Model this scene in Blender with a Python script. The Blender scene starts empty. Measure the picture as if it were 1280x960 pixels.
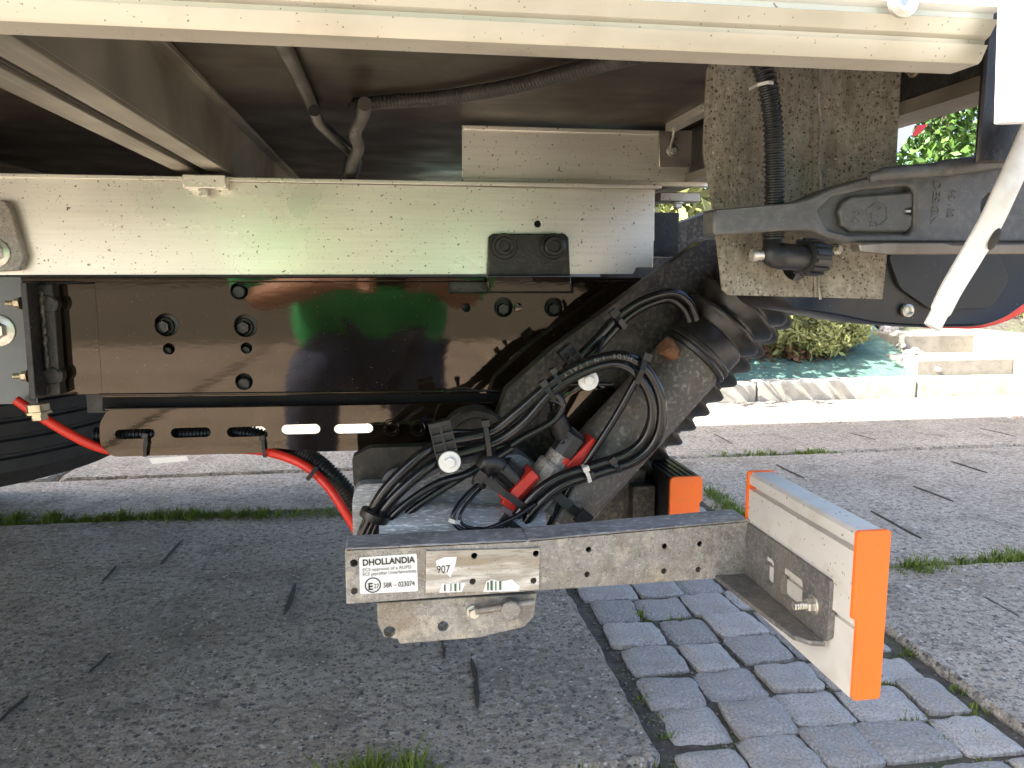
import bpy, bmesh, math, random
from mathutils import Vector, Matrix, noise
R = math.radians
random.seed(7)
sc = bpy.context.scene
col = sc.collection

# ------------------------------------------------------------ camera
F = 985.0; CH = 0.72
TH = math.atan(138 / F); PS = math.atan(152 * math.cos(TH) / F)
ax_f = Vector((math.sin(PS) * math.cos(TH), math.cos(PS) * math.cos(TH), -math.sin(TH)))
ax_r = Vector((math.cos(PS), -math.sin(PS), 0))
ax_u = ax_r.cross(ax_f)
CAM = Vector((0, 0, CH))
cd = bpy.data.cameras.new('camera'); cam = bpy.data.objects.new('camera', cd); col.objects.link(cam)
cd.sensor_width = 36; cd.lens = F / 1280 * 36; cd.clip_start = 0.01; cd.clip_end = 500
cam.location = CAM
cam.rotation_euler = Matrix((ax_r, ax_u, -ax_f)).transposed().to_euler()
sc.camera = cam

# ------------------------------------------------------------ light
SUN_H = Vector((-0.95, -0.20, 1.0)).normalized()          # towards the sun
el = math.asin(SUN_H.z); az = math.atan2(SUN_H.x, SUN_H.y)
w = bpy.data.worlds.new('World'); sc.world = w; w.use_nodes = True
nt = w.node_tree; bg = nt.nodes['Background']
sky = nt.nodes.new('ShaderNodeTexSky'); sky.sky_type = 'NISHITA'; sky.sun_disc = False
sky.air_density = 0.7; sky.dust_density = 4.0; sky.ozone_density = 0.3; sky.sun_elevation = el; sky.sun_rotation = az
nt.links.new(sky.outputs[0], bg.inputs[0]); bg.inputs[1].default_value = 0.135
sl = bpy.data.lights.new('sun', 'SUN'); so = bpy.data.objects.new('sun', sl); col.objects.link(so)
sl.energy = 5.0; sl.angle = R(0.5); sl.color = (1, 0.97, 0.91)
so.rotation_euler = SUN_H.to_track_quat('Z', 'Y').to_euler(); so.location = SUN_H * 20
vs = sc.view_settings; vs.view_transform = 'Standard'; vs.look = 'None'; vs.gamma = 1; vs.exposure = 2.45
sc.cycles.use_denoising = True
sc.cycles.max_bounces = 8; sc.cycles.diffuse_bounces = 5; sc.cycles.glossy_bounces = 5

# ------------------------------------------------------------ pixel to place
def ray(px, py): return ax_f * F + ax_r * (px - 640) + ax_u * (480 - py)
def P(px, py, y):
    d = ray(px, py); return CAM + d * (y / d.y)
def G(px, py, z=0.0):
    d = ray(px, py); return CAM + d * ((z - CH) / d.z)
def M(y): return y / F                                     # metres per pixel at depth y

# ------------------------------------------------------------ materials
def mat(name, base, rough=0.5, metal=0.0, var=0.15, vs_=6.0, spots=None, blot=None, bump=0.0, bs=120.0, stretch=None,
        rvar=0.12, coat=0.0, spec=0.5, rnd=0.0, bd=0.002, aniso=0.0, edge=None):
    m = bpy.data.materials.new(name); m.use_nodes = True
    t = m.node_tree; N = t.nodes; L = t.links; b = N['Principled BSDF']
    tc = N.new('ShaderNodeTexCoord'); src = tc.outputs['Object']
    if stretch:
        mp = N.new('ShaderNodeMapping'); mp.inputs['Scale'].default_value = stretch; L.new(src, mp.inputs[0]); ssrc = mp.outputs[0]
    else: ssrc = src
    def noise_(s, det=4, v=None):
        n = N.new('ShaderNodeTexNoise'); n.inputs['Scale'].default_value = s; n.inputs['Detail'].default_value = det
        L.new(v or src, n.inputs['Vector']); return n.outputs['Fac']
    def ramp(f, a, c):
        r = N.new('ShaderNodeMapRange'); r.inputs[1].default_value = a; r.inputs[2].default_value = c; L.new(f, r.inputs[0]); return r.outputs[0]
    def mix(fac, A, Bc, blend='MIX'):
        x = N.new('ShaderNodeMix'); x.data_type = 'RGBA'; x.blend_type = blend
        if isinstance(fac, float): x.inputs[0].default_value = fac
        else: L.new(fac, x.inputs[0])
        for i, s in ((6, A), (7, Bc)):
            if isinstance(s, tuple): x.inputs[i].default_value = (*s[:3], 1)
            else: L.new(s, x.inputs[i])
        return x.outputs[2]
    c = mix(ramp(noise_(vs_, 6, ssrc), .3, .7), tuple(v * (1 - var) for v in base), tuple(min(1, v * (1 + var)) for v in base))
    if rnd:
        oi = N.new('ShaderNodeObjectInfo'); r2 = N.new('ShaderNodeMapRange'); L.new(oi.outputs['Random'], r2.inputs[0])
        r2.inputs[3].default_value = 1 - rnd; r2.inputs[4].default_value = 1 + rnd
        cx = N.new('ShaderNodeVectorMath'); cx.operation = 'SCALE'; L.new(c, cx.inputs[0]); L.new(r2.outputs[0], cx.inputs['Scale']); c = cx.outputs[0]
    rough_s = None
    for bl in (blot or []):                                # (colour, scale, lo, hi, strength)
        f_ = ramp(ramp(noise_(bl[1], 8, ssrc if len(bl) > 5 else None), .22, .78), bl[2] - .03, bl[3] + .10)
        k = N.new('ShaderNodeMath'); k.operation = 'MULTIPLY'; L.new(f_, k.inputs[0]); k.inputs[1].default_value = bl[4]
        c = mix(k.outputs[0], c, bl[0])
    for sp in (spots or []):                               # (colour, scale, size, density-threshold)
        v = N.new('ShaderNodeTexVoronoi'); v.inputs['Scale'].default_value = sp[1]
        dn = N.new('ShaderNodeTexNoise'); dn.inputs['Scale'].default_value = sp[1] * 1.6; dn.inputs['Detail'].default_value = 3; L.new(src, dn.inputs['Vector'])
        dv = N.new('ShaderNodeVectorMath'); dv.operation = 'MULTIPLY_ADD'; L.new(dn.outputs['Color'], dv.inputs[0]); dv.inputs[1].default_value = (.9 / sp[1],) * 3; L.new(src, dv.inputs[2]); L.new(dv.outputs[0], v.inputs['Vector'])
        f1 = ramp(v.outputs['Distance'], sp[2], sp[2] * .55)
        sepc = N.new('ShaderNodeSeparateColor'); L.new(v.outputs['Color'], sepc.inputs[0])
        f2 = ramp(sepc.outputs[0], sp[3], sp[3] + .02)
        k = N.new('ShaderNodeMath'); k.operation = 'MULTIPLY'; L.new(f1, k.inputs[0]); L.new(f2, k.inputs[1])
        c = mix(k.outputs[0], c, sp[0])
    L.new(c, b.inputs['Base Color'])
    rr = N.new('ShaderNodeMapRange'); L.new(noise_(vs_ * 1.7, 5), rr.inputs[0]); rr.inputs[1].default_value = .3; rr.inputs[2].default_value = .7
    rr.inputs[3].default_value = max(.02, rough * (1 - rvar * 2)); rr.inputs[4].default_value = min(1, rough * (1 + rvar * 2)); L.new(rr.outputs[0], b.inputs['Roughness'])
    b.inputs['Metallic'].default_value = metal; b.inputs['Coat Weight'].default_value = coat
    b.inputs['Specular IOR Level'].default_value = spec
    if aniso: b.inputs['Anisotropic'].default_value = aniso
    if bump:
        bp = N.new('ShaderNodeBump'); bp.inputs['Strength'].default_value = bump; bp.inputs['Distance'].default_value = bd
        L.new(noise_(bs, 6, ssrc), bp.inputs['Height']); L.new(bp.outputs[0], b.inputs['Normal'])
    return m

K = {}
K['white'] = mat('white_lacquer', (.78, .78, .76), .3, 0, .03, 4, spots=[((.25, .2, .14), 160, .16, .93)], coat=.2)
K['alu'] = mat('brushed_aluminium', (.84, .80, .71), .32, .7, .06, 5, spots=[((.12, .095, .07), 170, .20, .70), ((.18, .14, .10), 75, .12, .55), ((.22, .18, .13), 380, .22, .78), ((.08, .06, .045), 48, .07, .6)],
               blot=[((.66, .60, .50), 3, .2, 1.0, .5)], stretch=(2, 1, 60), bump=.10, bs=60, bd=.0005)
K['alu_lip'] = mat('dull_aluminium_lip', (.60, .555, .47), .45, .5, .08, 9, blot=[((.42, .37, .29), 30, .5, .9, .5)], spots=[((.2, .16, .11), 420, .22, .85)], stretch=(.3, 1, 3))
K['alu_raw'] = mat('dirty_aluminium', (.50, .46, .40), .45, .8, .12, 6, blot=[((.16, .13, .10), 14, .5, .75, .7)], spots=[((.07, .055, .04), 220, .25, .85)], bump=.2, bs=200, bd=.0005)
K['beam'] = mat('beam_galvanised', (.36, .33, .28), .5, .75, .15, 7, blot=[((.15, .12, .09), 5, .45, .7, .8)], stretch=(30, 1, 1), bump=.15, bs=90, bd=.0006)
K['plate_end'] = K['alu_raw']
K['gloss'] = mat('black_gloss_lacquer', (.008, .0055, .0035), .035, 0, .2, 4, spots=[((.012, .009, .007), 260, .2, .80), ((.010, .008, .006), 110, .12, .80), ((.14, .115, .085), 330, .2, .90)],
                 blot=[((.035, .028, .022), 9, .5, .85, .35, 1)], stretch=(1, 1, 3), bump=.035, bs=55, bd=.0008, spec=.72, rvar=.25, coat=0.0)
K['flange'] = mat('matt_black_flange', (.006, .006, .006), .6, 0, .3, 10, spots=[((.04, .033, .026), 260, .22, .9)], spec=.15)
K['gloss'].node_tree.nodes['Principled BSDF'].inputs['Specular Tint'].default_value = (1, .82, .66, 1)
K['black'] = mat('black_lacquer_dirty', (.012, .0115, .011), .34, 0, .3, 10, blot=[((.06, .05, .04), 120, .5, .75, .6), ((.045, .037, .03), 25, .5, .8, .5)], spots=[((.11, .09, .07), 380, .24, .84)], bump=.35, bs=330, bd=.001)
K['galv'] = mat('galvanised_steel', (.285, .275, .258), .5, .4, .16, 60, blot=[((.18, .158, .13), 75, .46, .7, .6), ((.44, .425, .395), 260, .52, .70, .6), ((.10, .092, .08), 9, .46, .80, .65), ((.28, .22, .145), 18, .58, .80, .5), ((.50, .46, .38), 45, .66, .74, .6)],
                spots=[((.07, .06, .05), 420, .30, .70), ((.62, .59, .54), 560, .28, .80)], bump=.7, bs=380, bd=.0014)
K['galv_blue'] = mat('scuffed_zinc', (.32, .335, .355), .45, .2, .2, 60, blot=[((.17, .175, .185), 40, .45, .75, .6, 1), ((.74, .75, .78), 330, .60, .68, .8, 1), ((.12, .12, .12), 16, .6, .85, .5)], stretch=(.35, 1, 2.2), bump=.6, bs=330, bd=.0012)
K['arm'] = mat('greasy_dark_steel', (.034, .031, .028), .46, .25, .3, 30, blot=[((.15, .13, .10), 170, .5, .70, .6), ((.018, .016, .015), 12, .5, .85, .7), ((.11, .095, .07), 38, .58, .80, .5)], spots=[((.12, .105, .085), 420, .26, .82)], bump=.6, bs=330, bd=.0014)
K['tube'] = mat('worn_cylinder_steel', (.135, .122, .106), .55, .25, .2, 16, blot=[((.055, .050, .045), 8, .46, .72, .8), ((.26, .17, .10), 20, .66, .82, .45), ((.36, .34, .31), 180, .56, .70, .45), ((.10, .092, .082), 120, .52, .68, .6)], spots=[((.06, .054, .048), 460, .28, .7)], bump=.6, bs=320, bd=.0014)
K['mud'] = mat('speckled_splash_plate', (.27, .243, .195), .68, .12, .14, 14, blot=[((.15, .115, .07), 16, .46, .78, .75, 1), ((.40, .365, .30), 150, .54, .72, .5), ((.11, .085, .052), 60, .56, .74, .6, 1), ((.12, .095, .06), 210, .54, .70, .6)],
               spots=[((.05, .04, .028), 290, .36, .66), ((.045, .036, .025), 520, .38, .60), ((.06, .046, .032), 150, .22, .84), ((.5, .47, .4), 210, .2, .93)], stretch=(1, 1, .3), bump=.8, bs=260, bd=.0018)
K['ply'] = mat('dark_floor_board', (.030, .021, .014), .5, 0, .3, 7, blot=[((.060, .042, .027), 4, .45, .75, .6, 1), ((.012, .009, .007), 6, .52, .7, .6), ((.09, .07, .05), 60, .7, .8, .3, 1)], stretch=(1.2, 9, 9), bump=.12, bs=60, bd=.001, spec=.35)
K['rubber'] = mat('black_rubber', (.010, .0095, .009), .34, 0, .25, 12, blot=[((.05, .045, .038), 40, .52, .75, .45)], bump=.15, bs=200, bd=.0006)
K['dusty_rubber'] = mat('dusty_rubber', (.022, .020, .018), .42, 0, .3, 12, blot=[((.085, .072, .056), 22, .48, .75, .6)], bump=.2, bs=200, bd=.0006)
K['plastic'] = mat('black_plastic', (.012, .012, .0125), .42, 0, .2, 20, spots=[((.09, .08, .07), 300, .22, .9)], bump=.1, bs=300, bd=.0004)
K['lever'] = mat('cast_black_iron', (.085, .084, .083), .45, .2, .2, 40, blot=[((.15, .145, .14), 160, .52, .75, .5), ((.13, .125, .115), 26, .52, .8, .55), ((.05, .05, .05), 14, .55, .8, .5)], spots=[((.19, .18, .165), 500, .24, .86)], bump=.5, bs=420, bd=.0008)
K['hose'] = mat('hydraulic_hose_rubber', (.009, .009, .010), .17, 0, .2, 30, spots=[((.07, .065, .06), 240, .18, .92)])
K['conduit'] = mat('corrugated_plastic', (.016, .016, .016), .35, 0, .3, 14, blot=[((.07, .06, .05), 30, .55, .8, .5)])
K['conduit_mid'] = mat('grey_dusted_conduit', (.034, .031, .028), .42, 0, .3, 14, blot=[((.09, .08, .065), 30, .5, .75, .5)])
K['conduit_dusty'] = mat('dusty_conduit', (.055, .048, .040), .5, 0, .2, 20)
K['red'] = mat('red_connector_plastic', (.46, .022, .014), .42, 0, .12, 30, blot=[((.12, .02, .014), 60, .55, .75, .6)])
K['redcable'] = mat('red_cable_sheath', (.62, .030, .014), .4, 0, .08, 20, spots=[((.2, .05, .03), 200, .2, .92)])
K['redlens'] = mat('red_lamp_lens', (.60, .02, .02), .12, 0, .05, 10)
K['orange'] = mat('orange_end_cap', (.90, .155, .014), .5, 0, .05, 12, blot=[((.78, .13, .012), 14, .5, .75, .6), ((.62, .16, .04), 60, .66, .80, .45), ((.45, .13, .05), 8, .72, .85, .4)], spots=[((.30, .09, .03), 260, .2, .92), ((.85, .32, .14), 330, .18, .92)], bump=.15, bs=160, bd=.0006)
K['zinc'] = mat('zinc_bolt', (.62, .60, .54), .35, .8, .1, 60, blot=[((.30, .27, .22), 120, .52, .7, .6)])
K['yzinc'] = mat('yellow_zinc_bolt', (.55, .47, .32), .38, .8, .12, 60, blot=[((.25, .2, .13), 120, .52, .7, .6)])
K['rust'] = mat('rusty_fitting', (.16, .075, .035), .75, .2, .35, 60, blot=[((.07, .03, .015), 90, .45, .65, .8)], bump=.6, bs=300)
K['greyrail'] = mat('blue_grey_frame_lacquer', (.115, .135, .145), .35, 0, .08, 10, blot=[((.16, .15, .13), 8, .55, .8, .4)], coat=.3)
K['tyre'] = mat('tyre_rubber', (.017, .017, .017), .75, 0, .25, 12, bump=.3, bs=160)
K['slab'] = mat('slab_concrete', (.375, .325, .255), .85, 0, .14, 5, rnd=.06,
                blot=[((.22, .19, .15), 1.6, .42, .75, .65), ((.47, .425, .36), 48, .54, .62, .6), ((.13, .115, .094), 60, .53, .61, .75), ((.26, .205, .135), 3.1, .56, .8, .4), ((.10, .088, .072), 9, .60, .78, .55), ((.11, .098, .08), 240, .54, .66, .6)],
                spots=[((.075, .072, .07), 62, .36, .66), ((.56, .52, .455), 95, .32, .80), ((.055, .05, .044), 130, .38, .62), ((.30, .23, .15), 50, .28, .92), ((.48, .445, .39), 40, .28, .86)], bump=.9, bs=85, bd=.011)
K['sett'] = mat('granite_sett', (.36, .335, .295), .8, 0, .16, 3, rnd=.26, blot=[((.48, .46, .43), 18, .5, .66, .6), ((.17, .165, .158), 24, .5, .62, .6), ((.24, .21, .16), 1.6, .52, .8, .5)],
                spots=[((.09, .09, .09), 44, .34, .68), ((.54, .52, .5), 40, .30, .80)], bump=.7, bs=9, bd=.007)
K['galv_dark'] = mat('dark_weathered_zinc', (.15, .148, .145), .48, .35, .2, 50, blot=[((.08, .078, .075), 60, .46, .75, .6), ((.32, .31, .30), 260, .56, .72, .5), ((.26, .23, .18), 14, .6, .85, .5)], spots=[((.45, .43, .40), 520, .26, .84)], bump=.6, bs=330, bd=.0012)
K['bar_sunlit'] = mat('zinc_coloured_sunlit', (.80, .78, .73), .5, .2, .08, 40, blot=[((.55, .50, .42), 60, .6, .8, .5)])  # zinc lightened to near white, standing in for direct sun
K['soil'] = mat('joint_soil', (.085, .072, .052), .95, 0, .3, 30, blot=[((.035, .028, .02), 40, .5, .68, .8), ((.05, .085, .015), 7, .58, .72, .7)], spots=[((.22, .21, .19), 130, .34, .80), ((.16, .15, .13), 220, .3, .7)], bump=1.0, bs=120, bd=.008)
K['crack'] = mat('dirt_in_slot', (.045, .040, .032), .95, 0, .3, 60, bump=.5, bs=300)
K['grass'] = mat('joint_grass', (.135, .185, .028), .6, 0, .35, 30, spec=.25)
K['kerb'] = mat('kerb_concrete', (.44, .41, .34), .85, 0, .12, 9, blot=[((.28, .25, .19), 12, .5, .72, .6)], bump=.6, bs=120, bd=.003)
K['step'] = mat('step_stone', (.25, .225, .18), .85, 0, .1, 12, blot=[((.18, .155, .12), 30, .5, .7, .6), ((.14, .12, .09), 4, .55, .8, .5)], bump=.5, bs=130, bd=.003)
K['turq'] = mat('turquoise_painted_concrete', (.085, .165, .13), .8, 0, .15, 3, blot=[((.04, .095, .07), 4, .42, .70, .8), ((.16, .24, .20), 14, .55, .78, .5), ((.07, .055, .036), 20, .60, .78, .8)], bump=.8, bs=30, bd=.014)
K['grit'] = mat('joint_grit', (.19, .175, .15), .9, 0, .4, 90)
K['pebble'] = mat('edging_pebbles', (.40, .37, .33), .8, 0, .3, 20, rnd=.3, bump=.4, bs=100)
K['leaf'] = mat('conifer_leaf', (.055, .115, .018), .55, 0, .4, 4, rnd=.1, spec=.3)
K['leaf_y'] = mat('golden_conifer_leaf', (.24, .25, .09), .55, 0, .35, 9, spec=.3)
K['leaf_d'] = mat('dry_leaf', (.13, .065, .03), .8, 0, .4, 20)
K['bark'] = mat('bark', (.09, .065, .045), .9, 0, .3, 20, bump=.8, bs=40, bd=.01)
K['wall'] = mat('house_render', (.48, .40, .30), .9, 0, .06, 1.2, bump=.3, bs=60)
K['roof'] = mat('roof_tile', (.26, .10, .06), .8, 0, .2, 8)
K['glass'] = mat('window_glass', (.02, .025, .03), .06, 0, .1, 2)
K['sticker'] = mat('sticker_white', (.72, .72, .70), .4, 0, .03, 20, spots=[((.4, .36, .3), 220, .15, .93)])
K['silver'] = mat('scuffed_foil_sticker', (.40, .375, .33), .42, .4, .15, 14, blot=[((.72, .71, .68), 60, .50, .60, .8, 1), ((.28, .22, .14), 34, .50, .66, .6, 1), ((.17, .155, .13), 120, .56, .68, .6, 1)], spots=[((.10, .09, .075), 480, .28, .74)], stretch=(.3, 1, 2.0), bump=.4, bs=220, bd=.0008)
K['ink'] = mat('black_ink', (.012, .012, .012), .5, 0, .05, 20)
K['greenink'] = mat('green_barcode_ink', (.05, .12, .07), .5, 0, .05, 20)
K['greyink'] = mat('grey_ink', (.20, .20, .20), .5, 0, .05, 20)
K['hoseink'] = mat('hose_print', (.15, .15, .145), .6, 0, .05, 20)
K['emboss'] = mat('embossed_iron', (.115, .11, .105), .4, .4, .1, 40)
K['tie_white'] = mat('white_cable_tie', (.55, .54, .50), .45, 0, .05, 20)
K['skin'] = mat('skin', (.50, .27, .18), .5, 0, .06, 12)
K['shirt'] = mat('green_shirt_cloth', (.04, .50, .17), .85, 0, .1, 14, bump=.3, bs=220)
K['jeans'] = mat('blue_jeans_cloth', (.05, .075, .15), .85, 0, .2, 14, bump=.4, bs=300)
K['hair'] = mat('brown_hair', (.035, .022, .014), .6, 0, .3, 60)
K['shoe'] = mat('dark_shoe', (.03, .03, .032), .6, 0, .2, 20)

# ------------------------------------------------------------ mesh building
def link(name, me, m, parent=None, smooth=40, bevel=0.0, seg=2):
    me.validate()
    o = bpy.data.objects.new(name, me); col.objects.link(o)
    if m is not None:
        me.materials.append(K[m] if isinstance(m, str) else m)
    if smooth:
        me.polygons.foreach_set('use_smooth', [True] * len(me.polygons)); me.set_sharp_from_angle(angle=R(smooth))
    if bevel:
        b = o.modifiers.new('bevel', 'BEVEL'); b.width = bevel; b.segments = seg; b.limit_method = 'ANGLE'; b.angle_limit = R(35)
    if parent is not None:
        o.parent = parent; o.matrix_parent_inverse = parent_world(parent).inverted()
    return o
def parent_world(p):
    m = Matrix.Translation(p.location) @ p.rotation_euler.to_matrix().to_4x4()
    if p.parent is not None:
        return parent_world(p.parent) @ p.matrix_parent_inverse @ m
    return m
def tag(o, label, cat=None, group=None, kind=None):
    o['label'] = label
    if cat: o['category'] = cat
    if group: o['group'] = group
    if kind: o['kind'] = kind
    return o
def thing(name, label, cat, loc=(0, 0, 0), group=None):
    o = bpy.data.objects.new(name, None); col.objects.link(o); o.location = loc; o.empty_display_size = .05
    return tag(o, label, cat, group)

class B:
    def __init__(s): s.v = []; s.f = []
    def add(s, v, f):
        n = len(s.v); s.v += [tuple(x) for x in v]; s.f += [tuple(i + n for i in q) for q in f]; return s
    def box(s, x0, x1, y0, y1, z0, z1):
        return s.add([(x0, y0, z0), (x1, y0, z0), (x1, y1, z0), (x0, y1, z0), (x0, y0, z1), (x1, y0, z1), (x1, y1, z1), (x0, y1, z1)],
                     [(0, 3, 2, 1), (4, 5, 6, 7), (0, 1, 5, 4), (1, 2, 6, 5), (2, 3, 7, 6), (3, 0, 4, 7)])
    def obox(s, c, u, v, w_):                              # centre and three half vectors
        c = Vector(c); q = []
        for k in (-1, 1):
            for a, b in ((-1, -1), (1, -1), (1, 1), (-1, 1)): q.append(c + u * a + v * b + w_ * k)
        return s.add(q, [(0, 3, 2, 1), (4, 5, 6, 7), (0, 1, 5, 4), (1, 2, 6, 5), (2, 3, 7, 6), (3, 0, 4, 7)])
    def tube(s, pts, r, n=10, cap=True, flat=None):
        pts = [Vector(p) for p in pts]; rs = r if isinstance(r, (list, tuple)) else [r] * len(pts)
        base = len(s.v); up = None
        for i, p in enumerate(pts):
            t = (pts[min(i + 1, len(pts) - 1)] - pts[max(i - 1, 0)]).normalized()
            if up is None:
                up = Vector((0, 1, 0)) if abs(t.y) < .9 else Vector((0, 0, 1))
            up = (up - t * up.dot(t)).normalized(); sd = t.cross(up)
            for k in range(n):
                a = 2 * math.pi * k / n
                s.v.append(tuple(p + (sd * math.cos(a) + up * math.sin(a) * (flat or 1)) * rs[i]))
        for i in range(len(pts) - 1):
            for k in range(n):
                a = base + i * n + k; b = base + i * n + (k + 1) % n
                s.f.append((a, b, b + n, a + n))
        if cap:
            s.f.append(tuple(base + k for k in range(n))[::-1]); e = base + (len(pts) - 1) * n
            s.f.append(tuple(e + k for k in range(n)))
        return s
    def lathe(s, p, d, prof, n=20):                        # prof: (along, radius)
        p = Vector(p); d = Vector(d).normalized()
        up = Vector((0, 0, 1)) if abs(d.z) < .9 else Vector((1, 0, 0)); up = (up - d * up.dot(d)).normalized(); sd = d.cross(up)
        base = len(s.v)
        for t, r in prof:
            for k in range(n):
                a = 2 * math.pi * (k + .5) / n; s.v.append(tuple(p + d * t + (sd * math.cos(a) + up * math.sin(a)) * max(r, 1e-5)))
        for i in range(len(prof) - 1):
            for k in range(n):
                a = base + i * n + k; b = base + i * n + (k + 1) % n; s.f.append((a, b, b + n, a + n))
        s.f.append(tuple(base + k for k in range(n))[::-1]); e = base + (len(prof) - 1) * n; s.f.append(tuple(e + k for k in range(n)))
        return s
    def build(s, name, m, parent=None, **kw):
        me = bpy.data.meshes.new(name); me.from_pydata(s.v, [], s.f); me.update()
        bm = bmesh.new(); bm.from_mesh(me); bmesh.ops.recalc_face_normals(bm, faces=bm.faces); bm.to_mesh(me); bm.free()
        return link(name, me, m, parent, **kw)

def circ(c, r, n=18): return [(c[0] + r * math.cos(2 * math.pi * k / n), c[1] + r * math.sin(2 * math.pi * k / n)) for k in range(n)]
def slot(x0, z0, x1, z1, n=8):
    if x1 - x0 < z1 - z0:
        r = (x1 - x0) / 2; return [(x0 + r + r * math.cos(a), z1 - r + r * math.sin(a)) for a in [math.pi * k / n for k in range(n + 1)]] + \
            [(x0 + r + r * math.cos(a), z0 + r + r * math.sin(a)) for a in [math.pi + math.pi * k / n for k in range(n + 1)]]
    r = (z1 - z0) / 2; zc = (z0 + z1) / 2
    return [(x1 - r + r * math.cos(a), zc + r * math.sin(a)) for a in [-math.pi / 2 + math.pi * k / n for k in range(n + 1)]] + \
           [(x0 + r + r * math.cos(a), zc + r * math.sin(a)) for a in [math.pi / 2 + math.pi * k / n for k in range(n + 1)]]
def rounded(pts, rad, n=4):
    out = []
    for i, p in enumerate(pts):
        p = Vector(p); a = Vector(pts[i - 1]); c = Vector(pts[(i + 1) % len(pts)])
        r = min(rad, (a - p).length * .45, (c - p).length * .45)
        A = p + (a - p).normalized() * r; C = p + (c - p).normalized() * r
        for k in range(n + 1):
            t = k / n; q = A * (1 - t) ** 2 + p * 2 * t * (1 - t) + C * t * t; out.append((q.x, q.y))
    return out
def plate(name, m, parent, outer, holes, to3, ext, bevel=0.0, smooth=40):
    """flat piece: 2D outline with holes, to3 maps 2D to 3D, ext is the thickness vector"""
    bm = bmesh.new(); es = []
    for lp in [outer] + list(holes):
        vs_ = [bm.verts.new(to3(*q)) for q in lp]
        es += [bm.edges.new((vs_[i], vs_[(i + 1) % len(vs_)])) for i in range(len(vs_))]
    bmesh.ops.triangle_fill(bm, use_beauty=True, use_dissolve=False, edges=es)
    g = bmesh.ops.extrude_face_region(bm, geom=bm.faces[:])
    bmesh.ops.translate(bm, vec=ext, verts=[x for x in g['geom'] if isinstance(x, bmesh.types.BMVert)])
    bmesh.ops.recalc_face_normals(bm, faces=bm.faces)
    me = bpy.data.meshes.new(name); bm.to_mesh(me); bm.free()
    return link(name, me, m, parent, smooth=smooth, bevel=bevel)
def xz(pts, y): return [(q.x, q.z) for q in (P(a, b, y) for a, b in pts)]
def ppl(name, m, parent, pts, y, th, holes=(), bevel=.0008, rad=0.0):
    """plate facing the camera side: outline in photo pixels on the plane y, thickness th away from it"""
    o = xz(pts, y)
    if rad: o = rounded(o, rad)
    hs = []
    for h in holes:
        if len(h) == 3:
            c = P(h[0], h[1], y); hs.append(circ((c.x, c.z), h[2] * M(y)))
        elif len(h) == 4:
            a = P(h[0], h[3], y); c = P(h[2], h[1], y); hs.append(slot(a.x, a.z, c.x, c.z))
        else: hs.append(xz(h[0], y))
    return plate(name, m, parent, o, hs, lambda a, b: (a, y, b), Vector((0, th, 0)), bevel)
def cr(pts, n=10):                                        # Catmull-Rom
    pts = [Vector(p) for p in pts]; q = [pts[0] * 2 - pts[1]] + pts + [pts[-1] * 2 - pts[-2]]; out = []
    for i in range(1, len(q) - 2):
        for k in range(n):
            t = k / n; a, b, c, d = q[i - 1:i + 3]
            out.append(.5 * ((2 * b) + (c - a) * t + (2 * a - 5 * b + 4 * c - d) * t * t + (3 * b - a - 3 * c + d) * t ** 3))
    out.append(pts[-1]); return out
def even(pts, step):
    out = [pts[0]]; acc = 0
    for a, b in zip(pts, pts[1:]):
        l = (b - a).length; d = step - acc
        while d <= l: out.append(a.lerp(b, d / l)); d += step
        acc = l - (d - step)
    return out
def pxpath(pts, y):                                       # (px, py[, y])
    return [P(p[0], p[1], p[2] if len(p) > 2 else y) for p in pts]
def hose(name, m, parent, pts, y, rpx, n=10):
    return B().tube(cr(pxpath(pts, y), 8), rpx * M(y), n).build(name, m, parent, smooth=60)
def conduit(name, m, parent, pts, y, r, pitch=.0042, smooth=False, n=14):
    path = even(cr(pxpath(pts, y), 16), pitch / 4)
    rs = [r * (1 if i % 4 < 2 else .84) for i in range(len(path))]
    return B().tube(path, rs, n).build(name, m, parent, smooth=30)
def hexbolt(name, m, parent, c, d, rw, rh, hh, wt=.002, shank=0.0, sr=.004):
    """washer, hexagon head and, if asked for, a threaded end"""
    c = Vector(c); d = Vector(d).normalized(); o = B()
    o.lathe(c, d, [(0, rw), (wt * .7, rw), (wt, rw * .93)], 24)
    o.lathe(c + d * wt, d, [(0, rh), (hh * .8, rh), (hh, rh * .86)], 6)
    if shank:
        k = int(shank / .0012); o.lathe(c + d * (wt + hh), d, [(i * .0012, sr if i % 2 else sr * .88) for i in range(k + 1)] + [(shank, sr * .7)], 12)
    else: o.lathe(c + d * (wt + hh), d, [(0, rh * .45), (.0006, rh * .42)], 12)
    return o.build(name, m, parent, smooth=30)
def socket(name, m, parent, c, d, rw, rh, hh):
    """round flanged bolt with a hexagon recess"""
    c = Vector(c); d = Vector(d).normalized(); o = B()
    o.lathe(c, d, [(0, rw), (.0025, rw), (.0035, rw * .94), (.0035, rh), (hh, rh), (hh + .001, rh * .9), (hh + .001, rh * .62), (hh - .003, rh * .55)], 24)
    return o.build(name, m, parent, smooth=30)
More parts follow.
